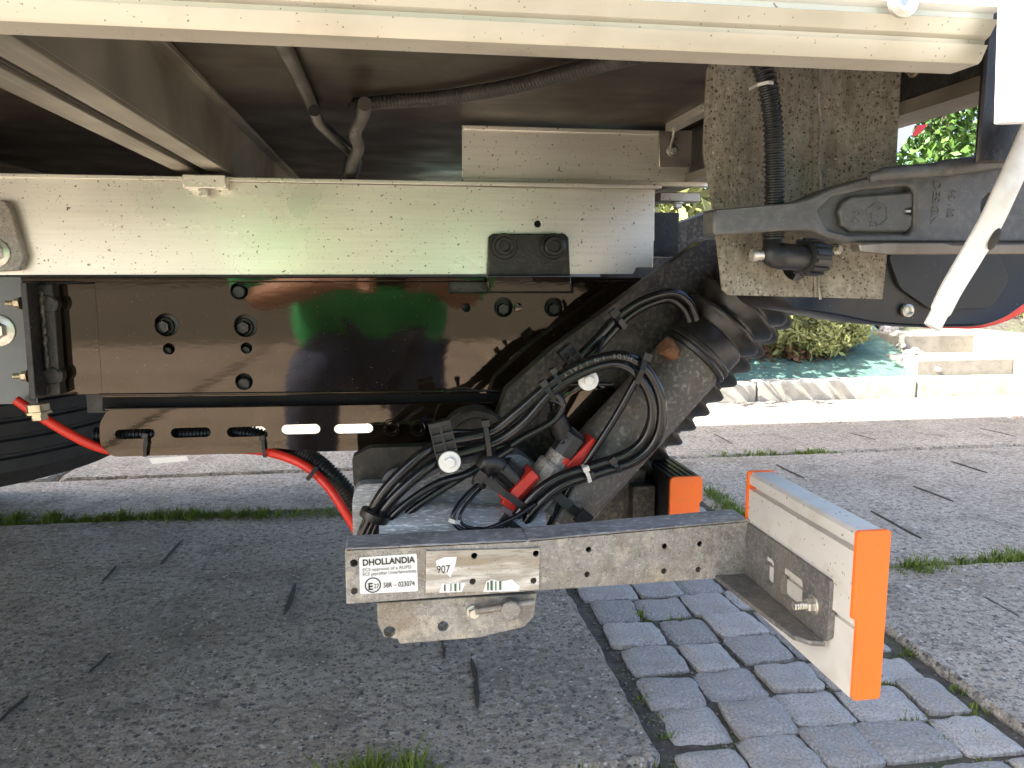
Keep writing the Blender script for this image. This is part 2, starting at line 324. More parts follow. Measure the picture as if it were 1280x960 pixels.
def text(name, body, m, parent, at, size, xdir, updir, depth=.0003, bold=False, align='LEFT', shear=0, sx=1.0):
    cu = bpy.data.curves.new(name, 'FONT'); cu.body = body; cu.size = size; cu.extrude = depth; cu.align_x = align; cu.resolution_u = 3; cu.shear = shear
    if bold: cu.offset = size * .022
    ob = bpy.data.objects.new(name, cu); col.objects.link(ob)
    dg = bpy.context.evaluated_depsgraph_get(); me = bpy.data.meshes.new_from_object(ob.evaluated_get(dg))
    bpy.data.objects.remove(ob); bpy.data.curves.remove(cu)
    x = Vector(xdir).normalized(); u = Vector(updir); u = (u - x * u.dot(x)).normalized(); n_ = x.cross(u)
    mt = Matrix.Translation(at) @ Matrix((x * sx, u, n_)).transposed().to_4x4(); me.transform(mt)
    me.materials.clear(); me.name = name
    return link(name, me, m, parent, smooth=0)

YF = Vector((0, -1, 0))                                   # out of a face towards the street side
# ============================================================ GROUND
gs = bpy.data.meshes.new('ground')
gs.from_pydata([(-60, -60, -.045), (60, -60, -.045), (60, 60, -.045), (-60, 60, -.045)], [], [(0, 1, 2, 3)])
ground = link('ground', gs, 'soil', None, 0); tag(ground, 'brown gritty soil showing in the joints of the paving', kind='structure')
road = bpy.data.objects.new('road', None); col.objects.link(road); road['kind'] = 'structure'; road['label'] = 'road paved with large grey aggregate concrete slabs'
XL = G(850, 960).x; XR = G(1280, 918).x
Y1 = G(600, 980).y; YJ = G(200, 646).y; YR = G(1200, 702).y; YJ2 = G(1000, 566).y; YK = G(1000, 500).y
def rough_edge(pts, step, amp, seed):
    out = []
    for i, a in enumerate(pts):
        b = pts[(i + 1) % len(pts)]; a = Vector(a); b = Vector(b); k = max(1, int((b - a).length / step)); nrm = Vector((-(b - a).y, (b - a).x)).normalized()
        for j in range(k):
            p = a.lerp(b, j / k); e = amp * (noise.noise(Vector((p.x * 9 + seed, p.y * 9, seed))) * .8 + noise.noise(Vector((p.x * 31, p.y * 31 + seed, seed))) * .5)
            out.append((p.x + nrm.x * e, p.y + nrm.y * e))
    return out
def slab(x0, x1, y0, y1, fine=True):
    g = .014; s_ = random.uniform(0, 50)
    o = rounded([(x0 + g, y0 + g), (x1 - g, y0 + g), (x1 - g, y1 - g), (x0 + g, y1 - g)], .03 if fine else .02, 3)
    if fine: o = rough_edge(o, .022, .011, s_)
    me = bpy.data.meshes.new('slab'); n = len(o); t = random.uniform(-.002, .002)
    cx = (x0 + x1) / 2; cy = (y0 + y1) / 2
    v = [(p[0] - cx, p[1] - cy, -.12) for p in o] + [(p[0] - cx, p[1] - cy, -.012) for p in o]
    v += [(p[0] - cx - (p[0] - cx) / abs(p[0] - cx + 1e-9) * .008, p[1] - cy - (p[1] - cy) / abs(p[1] - cy + 1e-9) * .008, 0) for p in o]
    f = []
    for k in range(n):
        b = (k + 1) % n; f += [(k, b, b + n, k + n), (k + n, b + n, b + 2 * n, k + 2 * n)]
    f.append(tuple(range(2 * n, 3 * n)))
    me.from_pydata(v, [], f); me.update()
    ob = link('slab', me, 'slab', road, 30); ob.location = (cx, cy, t); return ob
def row(x0, x1, y0, y1, cuts, fine=True):
    xs = [x0] + [c for c in cuts if x0 < c < x1] + [x1]
    for a, b in zip(xs, xs[1:]): slab(a, b, y0, y1, fine)
far_l = [-7.2, -5.2, -3.2]; far_r = [3.1, 5.1, 7.2]
row(-9, XL, Y1, YJ, far_l)
row(-9, XL + .3, YJ, YJ2, far_l)
row(XR, 9, .45, YR, far_r)
row(XR, 9, YR, YJ2, far_r)
row(XL + .3, XR + .02, 2.72, YJ2, [])
row(-9, 9, YJ2, YK - .0, far_l + [-1.2, .9] + far_r)
row(-9, XL, -.2, Y1, far_l + [-1.2])
for k in range(5):
    row(-9, 9, -.2 - 1.25 * (k + 1), -.2 - 1.25 * k - (.0), far_l + [-1.2, .8] + far_r, False)
row(XR, 9, -.2, .45, far_r)
# short lifting slots cast into the slabs
def slit(px0, py0, px1, py1, wpx=4.0):
    a = G(px0, py0, .0025); b = G(px1, py1, .0025); d = (b - a); L_ = d.length; d.normalize(); n_ = Vector((-d.y, d.x, 0)); o = []; k = 7
    wd = wpx * M(a.y) * .33
    for s_ in (1, -1):
        for i in (range(k + 1) if s_ == 1 else range(k, -1, -1)):
            t = i / k; ww = wd * (math.sin(math.pi * min(1, max(0, t))) ** .35 * .8 + .15) * random.uniform(.5, 1.5)
            o.append(a + d * L_ * t + n_ * (ww * s_ + wd * .5 * math.sin(t * 5 + px0)))
    bb = B(); n = len(o); bb.add(o + [q + Vector((0, 0, -.012)) for q in o], [tuple(range(n))] + [(i, (i + 1) % n, (i + 1) % n + n, i + n) for i in range(n)])
    return bb.build('lifting_slot', 'crack', road, smooth=0)
for a in [(200, 705, 228, 674, 5), (110, 840, 138, 815, 5), (355, 768, 371, 728, 8), (590, 822, 598, 885, 9), (552, 798, 556, 822, 5), (0, 900, 34, 868, 7), (128, 726, 146, 706, 5),
          (1188, 576, 1234, 590, 4), (1142, 607, 1192, 626, 4), (1088, 638, 1152, 672, 5), (970, 580, 1005, 597, 5), (1230, 745, 1276, 772, 6), (892, 542, 917, 555, 3), (1225, 535, 1270, 545, 3), (1062, 541, 1095, 549, 3)]:
    slit(*a)
# ---- granite setts between the slabs
setts = bpy.data.objects.new('sett_strip', None); col.objects.link(setts); setts['kind'] = 'structure'; setts['label'] = 'strip of blue grey granite setts crossing the road between the slabs'
def sett_mesh(i):
    bm = bmesh.new(); n = 8
    def h(u, v):
        e = max(abs(u), abs(v)); return -.006 * max(0, (e - .76) / .24) ** 2.2 + .0045 * noise.noise(Vector((u * 1.6 + i * 7, v * 1.6, 3))) + .0022 * noise.noise(Vector((u * 5, v * 5 + i * 3, 1)))
    g = []
    jit = [(random.uniform(-.075, .075), random.uniform(-.075, .075)) for _ in range(4)]
    def warp(u, v):
        a = ((1 - u) * (1 - v) / 4, (1 + u) * (1 - v) / 4, (1 + u) * (1 + v) / 4, (1 - u) * (1 + v) / 4)
        du = sum(w_ * j[0] for w_, j in zip(a, jit)); dv = sum(w_ * j[1] for w_, j in zip(a, jit))
        rr = max(abs(u), abs(v)); 
        if rr > .9: 
            q = .05 * noise.noise(Vector((u * 2.2 + i, v * 2.2 - i, 9))); du += q * (u / rr); dv += q * (v / rr)
        rx = 1 - .06 * (abs(u) * abs(v)) ** 5
        return (u * rx + du, v * rx + dv)
    for a in range(n + 1):
        for b in range(n + 1):
            u = -1 + 2 * a / n; v = -1 + 2 * b / n; x, y = warp(u, v); g.append(bm.verts.new((x * .5, y * .5, h(u, v))))
    for a in range(n):
        for b in range(n):
            q = a * (n + 1) + b; bm.faces.new((g[q], g[q + n + 1], g[q + n + 2], g[q + 1]))
    be = [e for e in bm.edges if e.is_boundary]
    ex = bmesh.ops.extrude_edge_only(bm, edges=be)
    for x in ex['geom']:
        if isinstance(x, bmesh.types.BMVert): x.co.z = -.07; x.co.x *= .94; x.co.y *= .94
    bmesh.ops.recalc_face_normals(bm, faces=bm.faces)
    me = bpy.data.meshes.new('sett'); bm.to_mesh(me); bm.free()
    me.materials.append(K['sett']); me.polygons.foreach_set('use_smooth', [True] * len(me.polygons)); me.set_sharp_from_angle(angle=R(55)); return me
bd_ = B().box(XL - .02, XR + .02, .5, 2.74, -.06, -.014).build('joint_bed', 'soil', setts, smooth=0)
SM = [sett_mesh(i) for i in range(9)]
yy = .62; rowi = 0; gaps = []
while yy < 2.70:
    h_ = random.uniform(.100, .122); x = XL + random.uniform(.002, .016)
    while x < XR - .055:
        w_ = random.uniform(.095, .135)
        if XR - (x + w_) < .05: w_ = XR - x - .012
        w_ = min(w_, .16)
        o = bpy.data.objects.new('sett', random.choice(SM)); col.objects.link(o); o.parent = setts
        o.location = (x + w_ / 2, yy + h_ / 2 + random.uniform(-.008, .008) + .02 * math.sin((x - XL) * 3), random.uniform(-.008, .001))
        o.rotation_euler = (random.uniform(-.03, .03), random.uniform(-.03, .03), random.uniform(-.07, .07) + (math.pi if random.random() < .5 else 0))
        o.scale = (w_ - random.uniform(.001, .011), h_ - random.uniform(.001, .010), 1)
        gaps.append((x, yy)); x += w_
    yy += h_ + .003; rowi += 1
# ---- grass and moss in the joints
def grass(name, label, spots, n_per=1.0):
    bb = B()
    for (cx, cy, rx, ry, n, hh) in spots:
        for _ in range(int(n * n_per)):
            a = random.gauss(0, .42); b = random.gauss(0, .42)
            x = cx + rx * a; y = cy + ry * b; h_ = hh * random.uniform(.35, 1.1) * max(.35, 1 - .5 * abs(a)); an = random.uniform(0, math.tau); lean = random.uniform(.1, .9) * h_
            wd = random.uniform(.0012, .0026); dx = math.cos(an); dy = math.sin(an); z0 = -.03
            p = [(x - dy * wd, y + dx * wd, z0), (x + dy * wd, y - dx * wd, z0), (x + dx * lean * .4 + dy * wd * .8, y + dy * lean * .4 - dx * wd * .8, z0 + h_ * .65 + .01),
                 (x + dx * lean * .4 - dy * wd * .8, y + dy * lean * .4 + dx * wd * .8, z0 + h_ * .65 + .01), (x + dx * lean, y + dy * lean, z0 + h_ + .012)]
            bb.add(p, [(0, 1, 2, 3), (3, 2, 4)])
    o = bb.build(name, 'grass', None, smooth=0); return tag(o, label, 'grass', None, 'stuff')
def gl(px0, py0, px1, py1, n, hh, wd=.02):
    a = G(px0, py0); b = G(px1, py1); out = []
    k = max(1, int((b - a).length / .05))
    for i in range(k):
        c = a.lerp(b, (i + .5) / k); out.append((c.x, c.y, (b - a).length / k * .8, wd, n / k * random.uniform(.4, 1.5), hh * random.uniform(.7, 1.3)))
    return out
grass('joint_grass', 'short green grass in the slab joint below the slotted rail', gl(-60, 651, 445, 642, 9000, .040, .045))
grass('joint_grass', 'bright grass tufts in the slab joints behind the outer guard plate', gl(1110, 715, 1330, 690, 2600, .04, .05) + gl(885, 612, 932, 652, 900, .045, .05) + gl(880, 567, 1050, 564, 1500, .030, .04) + gl(1060, 562, 1300, 556, 400, .015, .02))
grass('joint_grass', 'green grass clumps at the front edge of the dark slab', gl(385, 976, 540, 978, 1500, .048, .05) + gl(770, 970, 850, 970, 500, .03, .04) + gl(560, 972, 760, 974, 200, .03, .03))
sp = gl(800, 835, 845, 925, 150, .018, .014)
for _ in range(26):
    g = random.choice(gaps); sp.append((g[0] + random.uniform(-.01, .02), g[1] + random.uniform(-.01, .05), .03, .03, random.uniform(8, 70), random.uniform(.012, .028)))
for a, b, n in ((1105, 850, 120), (1140, 810, 200), (1205, 857, 160), (1215, 880, 140), (1130, 930, 240), (1160, 918, 260), (1225, 915, 160), (1085, 905, 120), (1140, 895, 160), (980, 770, 60), (845, 770, 60), (1010, 850, 80)):
    c = G(a, b); sp.append((c.x, c.y, .05, .022, n * .5, .020))
grass('joint_moss', 'small grass and moss tufts between the granite setts', sp)
# grit lying in the sett joints
bb = B()
for _ in range(900):
    g = random.choice(gaps); x = g[0] + random.uniform(-.012, .012) if random.random() < .5 else g[0] + random.uniform(0, .11); y = g[1] + (random.uniform(0, .11) if x < g[0] + .012 else random.uniform(-.014, .01))
    r = random.uniform(.0014, .004); z = -.014 + r * .6
    v = [(x + r * math.cos(k * 1.257 + r * 999) * random.uniform(.7, 1.2), y + r * math.sin(k * 1.257 + r * 999) * random.uniform(.7, 1.2), z) for k in range(5)]
    bb.add(v + [(x, y, z + r * .8), (x, y, z - r)], [(k, (k + 1) % 5, 5) for k in range(5)] + [((k + 1) % 5, k, 6) for k in range(5)])
o = bb.build('grit', 'grit', None, smooth=0); tag(o, 'loose grit lying in the joints of the granite setts', 'grit', None, 'stuff')

# ============================================================ FAR SIDE OF THE ROAD
kerb = bpy.data.objects.new('kerb', None); col.objects.link(kerb); kerb['kind'] = 'structure'; kerb['label'] = 'pale concrete kerb along the far side of the road'
KX = G(928, 495).x; x = KX - 8.0
while x < 9:
    B().box(x + .005, x + .995, YK, YK + .14, -.08, .105 + random.uniform(-.004, .004)).build('kerb_stone', 'kerb', kerb, bevel=.012); x += 1.0
YB = YK + .142
bank = B()
bx1 = P(1165, 470, YB).x; bx0 = -9; nx = 40; ny = 10; vv = []
for j in range(ny + 1):
    for i in range(nx + 1):
        t = j / ny; x1 = bx1 + (P(1082, 412, YB + 1.0).x - bx1) * t
        x = bx0 + (x1 - bx0) * i / nx
        vv.append((x, YB + t * 1.0, .10 + t * .30 + .02 * noise.noise(Vector((x * 2.3, t * 3, 0)))))
bank.add(vv, [(j * (nx + 1) + i, j * (nx + 1) + i + 1, (j + 1) * (nx + 1) + i + 1, (j + 1) * (nx + 1) + i) for j in range(ny) for i in range(nx)])
o = bank.build('embankment', 'turq', None, smooth=60); tag(o, 'turquoise painted sloping bank behind the kerb', kind='structure')
terr = B(); terr.add([(-40, YB + 1.0, .395), (40, YB + 1.0, .395), (40, 50, 1.2), (-40, 50, 1.2)], [(0, 1, 2, 3)])
terr.add([(bx1 + .02, YB, .09), (40, YB, .09), (40, YB + 1.0, .395), (P(1082, 412, YB + 1.0).x + .02, YB + 1.0, .395)], [(0, 1, 2, 3)])
o = terr.build('garden_terrain', 'soil', None, smooth=0); tag(o, 'brown garden soil above the bank', kind='structure')
# pebble edging at the end of the bank
eb = thing('pebble_edging', 'row of pale pebbles edging the turquoise bank beside the stone steps', 'edging', (bx1, YB, .1))
a = Vector((bx1 + .03, YB + .02, .12)); b_ = Vector((P(1082, 412, YB + 1.0).x + .03, YB + 1.0, .42))
ico = bmesh.new(); bmesh.ops.create_icosphere(ico, subdivisions=2, radius=1)
for v in ico.verts: v.co *= 1 + .25 * noise.noise(v.co * 1.4)
pm = bpy.data.meshes.new('pebble'); ico.to_mesh(pm); ico.free(); pm.materials.append(K['pebble']); pm.polygons.foreach_set('use_smooth', [True] * len(pm.polygons))
for i in range(70):
    t = random.random(); p = a.lerp(b_, t) + Vector((random.uniform(-.04, .05), random.uniform(-.02, .02), random.uniform(-.01, .015)))
    o = bpy.data.objects.new('pebble', pm); col.objects.link(o); o.parent = eb; o.matrix_parent_inverse = Matrix.Translation(-eb.location)
    o.location = p; o.scale = (random.uniform(.018, .034), random.uniform(.015, .028), random.uniform(.012, .022)); o.rotation_euler = (random.random(), random.random(), random.random() * 6)
# stone steps
YS = YK + .16
q0 = P(1145, 465, YS); q1 = P(1268, 447, YS); ys2 = YS + .36
q2 = P(1128, 438, ys2); q3 = P(1232, 417, ys2)
st = thing('stone_steps', 'two pale stone steps leading up to the garden', 'steps', (q0.x, YS, .1))
B().box(q0.x, q1.x, YS, ys2 + .1, .0, q1.z).build('step', 'step', st, bevel=.012)
B().box(q2.x, q3.x, ys2, ys2 + .8, q1.z - .1, q3.z).build('step', 'step', st, bevel=.012)
B().box(q1.x + .004, q1.x + .16, YS - .02, ys2 + .9, 0, q3.z + .02).build('cheek_wall', 'kerb', st, bevel=.012)

# ---- shrubs and trees
def crown(bb, c, rad, n, size, squash=(1, 1, 1), flat=.5, upright=0.0, seed=0):
    c = Vector(c)
    for _ in range(n):
        while True:
            d = Vector((random.uniform(-1, 1), random.uniform(-1, 1), random.uniform(-1, 1)))
            if .15 < d.length < 1: break
        d = d.normalized() * (random.random() ** .38)
        lump = 1 + .38 * noise.noise(d.normalized() * 2.6 + Vector((seed, 0, 0)))
        p = c + Vector((d.x * rad * squash[0], d.y * rad * squash[1], d.z * rad * squash[2])) * lump
        if noise.noise(p * (2.2 / max(rad, .2)) + Vector((seed, 5, 2))) < -.18: continue
        u = Vector((random.gauss(0, 1), random.gauss(0, 1), random.gauss(0, 1) + upright)).normalized(); v = u.cross(Vector((random.gauss(0, 1), random.gauss(0, 1), random.gauss(0, 1)))).normalized()
        s_ = size * random.uniform(.5, 1.3)
        bb.add([p - u * s_, p + v * s_ * flat, p + u * s_, p - v * s_ * flat], [(0, 1, 2, 3)])
def conifer(name, label, x, y, z, h_, r, group, m='leaf', n=9000, size=.05):
    t = thing(name, label, 'tree', (x, y, z), group)
    tr = B(); tr.tube([(x, y, z - .1), (x + .02, y, z + h_ * .4), (x, y + .02, z + h_ * .92)], [.09, .06, .01], 8)
    for k in range(10):
        a = k * 2.4; zz = z + h_ * (.12 + .07 * k); rr = r * .7 * (1 - k / 13); tr.tube([(x, y, zz), (x + rr * math.cos(a), y + rr * math.sin(a), zz + rr * .5)], [.025, .006], 6)
    tr.build('trunk', 'bark', t)
    cb = B()
    for k in range(7):
        u = k / 6; crown(cb, (x + random.uniform(-.12, .12) * r, y + random.uniform(-.12, .12) * r, z + h_ * (.16 + .74 * u)), r * (1.05 - .72 * u * u), n // 7, size, (1, 1, .8), .45, .8, random.random() * 40)
    cb.build('crown', m, t, smooth=0); return t
cg = 'conifers beyond the bank'
conifer('conifer_tree', 'tall green conifer rising behind the stone steps', 5.9, YB + 3.6, .45, 4.2, 1.3, cg, n=22000)
conifer('conifer_tree', 'broad green conifer seen beside the splash plate, above the black lever', 8.2, YB + 5.4, .5, 5.2, 1.7, cg, n=22000)
conifer('conifer_tree', 'green conifer seen behind the rubber bellows', 3.3, YB + 3.4, .45, 3.6, 1.3, cg, n=16000)
conifer('conifer_tree', 'pale green conifer glimpsed below the end of the aluminium rail', 1.35, YB + .40, .22, 2.4, .75, cg, 'leaf_y', n=14000)
def shrub(name, label, c, r, m, n, size, sq):
    t = thing(name, label, 'shrub', (c[0], c[1], c[2] - r * sq[2] * .7))
    s_ = B()
    for k in range(12):
        a = k * 2.1 + random.random(); e = Vector(c) + Vector((r * sq[0] * .8 * math.cos(a), r * .7 * math.sin(a), r * sq[2] * random.uniform(-.1, .6)))
        s_.tube(cr([(c[0], c[1], c[2] - r * sq[2] * .9), (Vector(c) + e) / 2 - Vector((0, 0, .03)), e], 4), [.012 - .001 * i for i in range(9)], 6)
    s_.build('stem', 'bark', t)
    cb = B(); crown(cb, c, r, n, size, sq, .38, .2, random.random() * 30)
    for k in range(9):
        a = k * .7; crown(cb, (c[0] + r * sq[0] * .75 * math.cos(a), c[1] + r * .75 * math.sin(a), c[2] + r * sq[2] * random.uniform(-.3, .5)), r * .42, n // 9, size, (1.2, 1, .6), .38, .2, random.random() * 30)
    cb.build('foliage', m, t, smooth=0)
    return t
c = P(1000, 425, YB + .55); t = shrub('juniper_shrub', 'pale golden juniper spreading over the turquoise bank', (c.x - .1, c.y, c.z + .07), .36, 'leaf_y', 9000, .024, (1.45, 1, .62))
db = B(); d0 = P(985, 447, YB + .35); crown(db, (d0.x, d0.y, d0.z), .2, 900, .026, (1.4, .8, .5), .5, 0, 4); crown(db, (d0.x - .3, d0.y, d0.z - .02), .15, 400, .026, (1.4, .8, .5), .5, 0, 9); db.build('dry_foliage', 'leaf_d', t, smooth=0)
c = P(1276, 408, YB + 1.0); shrub('juniper_shrub', 'small green juniper beside the top stone step', (c.x + .12, c.y, c.z), .3, 'leaf_y', 2600, .035, (1, 1, .8))
c = P(860, 300, YB + 1.4); shrub('juniper_shrub', 'sunlit yellow green shrub behind the end of the aluminium rail', (c.x, c.y, c.z - .05), .55, 'leaf_y', 5200, .035, (1.4, 1, .9))

# ============================================================ HOUSE BEHIND THE PHOTOGRAPHER'S SIDE (only mirrored in the lacquer)
# ============================================================ TRUCK
TR = thing('truck', 'white box truck seen underneath at its rear, with aluminium rails and dark floor', 'truck', (0.3, 1.4, 0))
YS_ = .36; XB = .42                                      # sill face, rear end of the body
zs0 = P(640, 46, YS_).z                                   # lower edge of the sill
# sill extrusion, profile in y,z
x0, x1 = -5.2, P(1243, 60, YS_).x
def extrusion(name, m, parent, prof):
    n = len(prof); b = B(); b.add([(x0, YS_ + a, zs0 + c) for a, c in prof] + [(x1, YS_ + a, zs0 + c) for a, c in prof],
                                  [(i, (i + 1) % n, (i + 1) % n + n, i + n) for i in range(n)] + [tuple(range(n))[::-1], tuple(range(n, 2 * n))])
    return b.build(name, m, parent, smooth=25)
sill = extrusion('body_sill', 'white', TR, [(.0025, .0188), (.0022, .0212), (-.004, .0226), (-.003, .025), (-.003, .36), (.03, .36), (.03, .0188)]); sill['label'] = 'white lacquered side sill along the body edge'
extrusion('sill_lip', 'alu_lip', sill, [(.010, 0), (.008, .0015), (.0045, .0075), (.0072, .0082), (.0066, .0102), (.0035, .0115), (-.001, .0175), (.001, .0184), (.03, .0184), (.03, 0)])
o = B().lathe(P(1127, 2, YS_ - .004), YF, [(0, .0075), (.002, .0075), (.0035, .005), (.0035, .003), (.002, .002)], 20).build('sill_screw', 'zinc', sill, smooth=30)
zf = CH + .19                                            # floor underside
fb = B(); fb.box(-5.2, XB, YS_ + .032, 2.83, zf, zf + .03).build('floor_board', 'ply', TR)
bw = B(); bw.box(-5.2, XB, YS_ + .004, YS_ + .03, zs0 + .362, 3.3).build('body_side', 'white', TR)
B().box(-5.2, XB, 2.83, 2.86, zs0, 3.3).build('body_side', 'white', TR)
B().box(-5.2, XB, YS_ + .004, 2.86, 3.303, 3.33).build('body_roof', 'white', TR)
B().box(-5.23, -5.203, YS_ + .004, 2.86, zs0, 3.33).build('body_front', 'white', TR)
B().box(XB - .03, XB, YS_ + .033, 2.827, zf + .033, 3.3).build('rear_door', 'white', TR)
# corner post
pp = [(1262, -60), (1255, 153), (1300, 141), (1300, -60)]
o = xz(pp, .345); x_r = XB + .006
ob = plate('corner_post', 'white', TR, [o[0], o[1], (x_r, o[2][1] + .002), (x_r, 3.3), (o[0][0], 3.3)], [], lambda a, b: (a, .345, b), Vector((0, .007, 0)), .001)
zb = P(1241, 157, .36).z
B().box(P(1229, 100, .48).x, XB + .008, .48, .484, P(1229, 203, .48).z, zf - .001).build('corner_block', 'black', TR, bevel=.002)
# rear cross member with lipped lower flange
zr = CH + .119; rb = B(); yb0 = .487; rb.box(XB - .006, XB - .001, yb0, 2.82, zr + .006, zf - .002); rb.box(XB - .034, XB - .001, yb0, 2.82, zr, zr + .0055); rb.box(XB - .034, XB - .031, yb0, 2.82, zr + .0055, zr + .010)
rbo = rb.build('rear_beam', 'beam', TR)
rb2 = B(); rb2.box(XB - .028, XB - .0065, yb0, 2.82, zr + .0105, zf - .003); rb2.build('rear_beam_web', 'black', TR)
hexbolt('beam_bolt', 'yzinc', TR, Vector((XB - .0283, .565, P(1216, 88, .565).z)), (-1, 0, 0), .007, .0055, .003)
B().box(P(832, 160, 1.0).x, P(832, 160, 1.0).x + .014, .6, 1.0, zf - .010, zf - .0004).build('floor_strip', 'alu', TR)
# transverse floor beams
zb0 = CH + .119
def floor_beam(x0, x1, y0=YS_ + .034, y1=2.8):
    b = B(); xm = (x0 + x1) / 2
    b.box(x0, xm - .006, y0, y1, zb0, zb0 + .004); b.box(xm + .006, x1, y0, y1, zb0, zb0 + .004)       # slotted lower flange
    b.box(xm - .009, xm - .0062, y0, y1, zb0 + .0042, zf - .0002); b.box(x1 - .004, x1 - .0005, y0, y1, zb0 + .0042, zf - .0002)
    b.box(x1 - .0003, x1 + .012, y0, y1, zf - .006, zf - .0004)
    return b.build('floor_beam', 'beam', TR, bevel=.0006)
floor_beam(-.247, -.187); floor_beam(-.72, -.66); floor_beam(-1.2, -1.14)
# aluminium subframe rail
YA = 1.0
ra = ppl('subframe_rail', 'alu', TR, [(-900, 206), (-900, 345), (791, 342.5), (818, 300), (818, 240), (600, 233.5), (0, 222)], YA, .004, [(672, 280, 4.6)], .0006)
lip = B(); zt = P(400, 229, YA).z; lip.box(P(-900, 215, YA).x, P(826, 240, YA).x, YA - .004, YA + .055, zt, zt + .005); lip.box(P(-900, 215, YA).x, P(820, 240, YA).x, YA + .0042, YA + .008, zt - .10, zt - .0005)
lip.build('rail_flange', 'alu', ra, bevel=.0008)
ub = B(); p0 = P(578, 230, 1.02); p1 = P(578, 156, 1.02); xe = P(1010, 200, 1.02).x
ub.box(p0.x, xe, 1.02, 1.024, zt + .0052, p1.z); ub.box(p0.x + .001, xe, 1.0165, 1.0198, p1.z - .006, p1.z - .001); ub.box(p0.x, xe, 1.012, 1.0198, zt + .0054, zt + .011)
up = ub.build('upper_rail', 'alu', TR, bevel=.0006)
cl = ppl('joint_plate', 'alu_raw', TR, [(824, 163), (905, 163), (905, 209), (824, 209)], 1.014, .004, [], .0006)
hexbolt('joint_bolt', 'zinc', cl, P(840, 188, 1.0138), YF, .0075, .0052, .004); hexbolt('joint_bolt', 'zinc', cl, P(876, 187, 1.0138), YF, .0075, .0052, .004)
B().tube(cr(pxpath([(838, 186, 1.005), (841, 172, 1.004), (846, 150, 1.0), (850, 130, .99)], 1)), .0022, 8).build('bonding_wire', 'zinc', cl, smooth=60)
# clamp block under the floor beam
cb_ = B(); a = P(228, 218, .975); b = P(283, 236, .975); cb_.box(a.x, b.x, .972, .9955, b.z, a.z); 
ck = cb_.build('beam_clamp', 'alu', TR, bevel=.0012); hexbolt('clamp_bolt', 'zinc', ck, P(257, 237, .984), (0, 0, -1), .008, .006, .006)
cb_ = B(); a = P(826, 236, 1.03); b = P(875, 252, 1.03); cb_.box(a.x, b.x, 1.03, 1.07, b.z, a.z - .004)
ck = cb_.build('beam_clamp', 'alu_raw', TR, bevel=.0012); hexbolt('clamp_bolt', 'zinc', ck, P(847, 253, 1.04), (0, 0, -1), .009, .0065, .006)
# tapered galvanised bracket at the far left
bk = ppl('rail_bracket', 'galv', TR, [(-30, 250), (6, 250), (14, 262), (30, 322), (24, 338), (-30, 341)], .985, .012, [], .0018)
hexbolt('bracket_bolt', 'zinc', bk, P(-6, 316, .9845), YF, .016, .011, .007)
# truck frame rail, blue grey
fr = ppl('frame_rail', 'greyrail', TR, [(-700, 348), (36, 346), (45, 505), (-700, 512)], 1.0, .006, [], .001)
hexbolt('frame_bolt', 'zinc', fr, P(-2, 413, .9995), YF, .0185, .011, .008)
# studs hanging from the floor
hexbolt('floor_stud', 'zinc', TR, Vector((P(862, 60, .62).x, .62, zf - .0005)), (0, 0, -1), .006, .0045, .004, .001, .012, .003)
# dark far frame member, seen behind the rail end
fm = ppl('frame_member', 'arm', TR, [(760, 312), (905, 258), (960, 300), (800, 352), (760, 360)], 1.25, .05, [], .002)
fm2 = B(); fm2.box(-2.5, P(800, 300, 1.75).x, 1.75, 1.76, .56, .74); fm2.build('frame_rail', 'greyrail', TR)
B().box(-3.1, XB - .04, 1.75, 1.756, .742, zb0 - .001).build('subframe_rail', 'alu_raw', TR)
B().box(-3.1, XB - .04, 1.02, 1.05, .742, .80).build('rail_packer', 'black', TR)
# spare wheel lying flat
sx_, sy_ = -.80, 1.47; tp = [(.0, .20), (.0, .275), (.008, .305), (.03, .322)]
for k in range(5): tp += [(.034 + k * .027, .330), (.052 + k * .027, .331), (.0545 + k * .027, .324), (.0585 + k * .027, .324)]
tp += [(.172, .322), (.192, .305), (.20, .275), (.20, .20)]
wh = B().lathe((sx_, sy_, .395), (0, 0, 1), tp, 96).build('spare_wheel', 'tyre', TR, smooth=30); wh['label'] = 'black spare tyre lying flat under the frame'
B().lathe((sx_, sy_, .42), (0, 0, 1), [(0, .06), (.02, .17), (.05, .199), (.14, .199), (.14, .19), (.05, .16), (.03, .05)], 48).build('rim', 'beam', wh)

tb_ = B().box(-2.2, .1, 2.42, 2.80, .36, .82).build('light_block_box', 'plastic', TR, bevel=.02)  # unseen box, added to keep light from the bank off the floor underside
B().box(-1.2, -.9, 2.412, 2.418, .55, .6).build('box_latch', 'zinc', tb_)
# rear road wheels, beside the frame
for y_ in (.42, 2.57):
    tp2 = [(0, .19), (0, .26), (.01, .31), (.03, .334)]
    for k in range(6): tp2 += [(.036 + k * .026, .344), (.054 + k * .026, .345), (.0565 + k * .026, .336), (.0595 + k * .026, .336)]
    tp2 += [(.20, .334), (.22, .31), (.23, .26), (.23, .19)]
    rw = B().lathe((-1.45, y_, .346), (0, 1, 0), tp2, 72).build('road_wheel', 'tyre', TR, smooth=30)
    B().lathe((-1.45, y_ + .03, .346), (0, 1, 0), [(0, .19), (.01, .17), (.05, .09), (.05, .04), (.15, .04), (.15, .189)], 36).build('rim', 'galv', rw, smooth=40)
    B().box(-2.1, -.95, y_ - .02, y_ + .25, .74, .76).build('wheel_guard', 'plastic', TR)
B().tube([(-1.45, .5, .346), (-1.45, 2.7, .346)], .05, 16).build('axle', 'arm', TR)
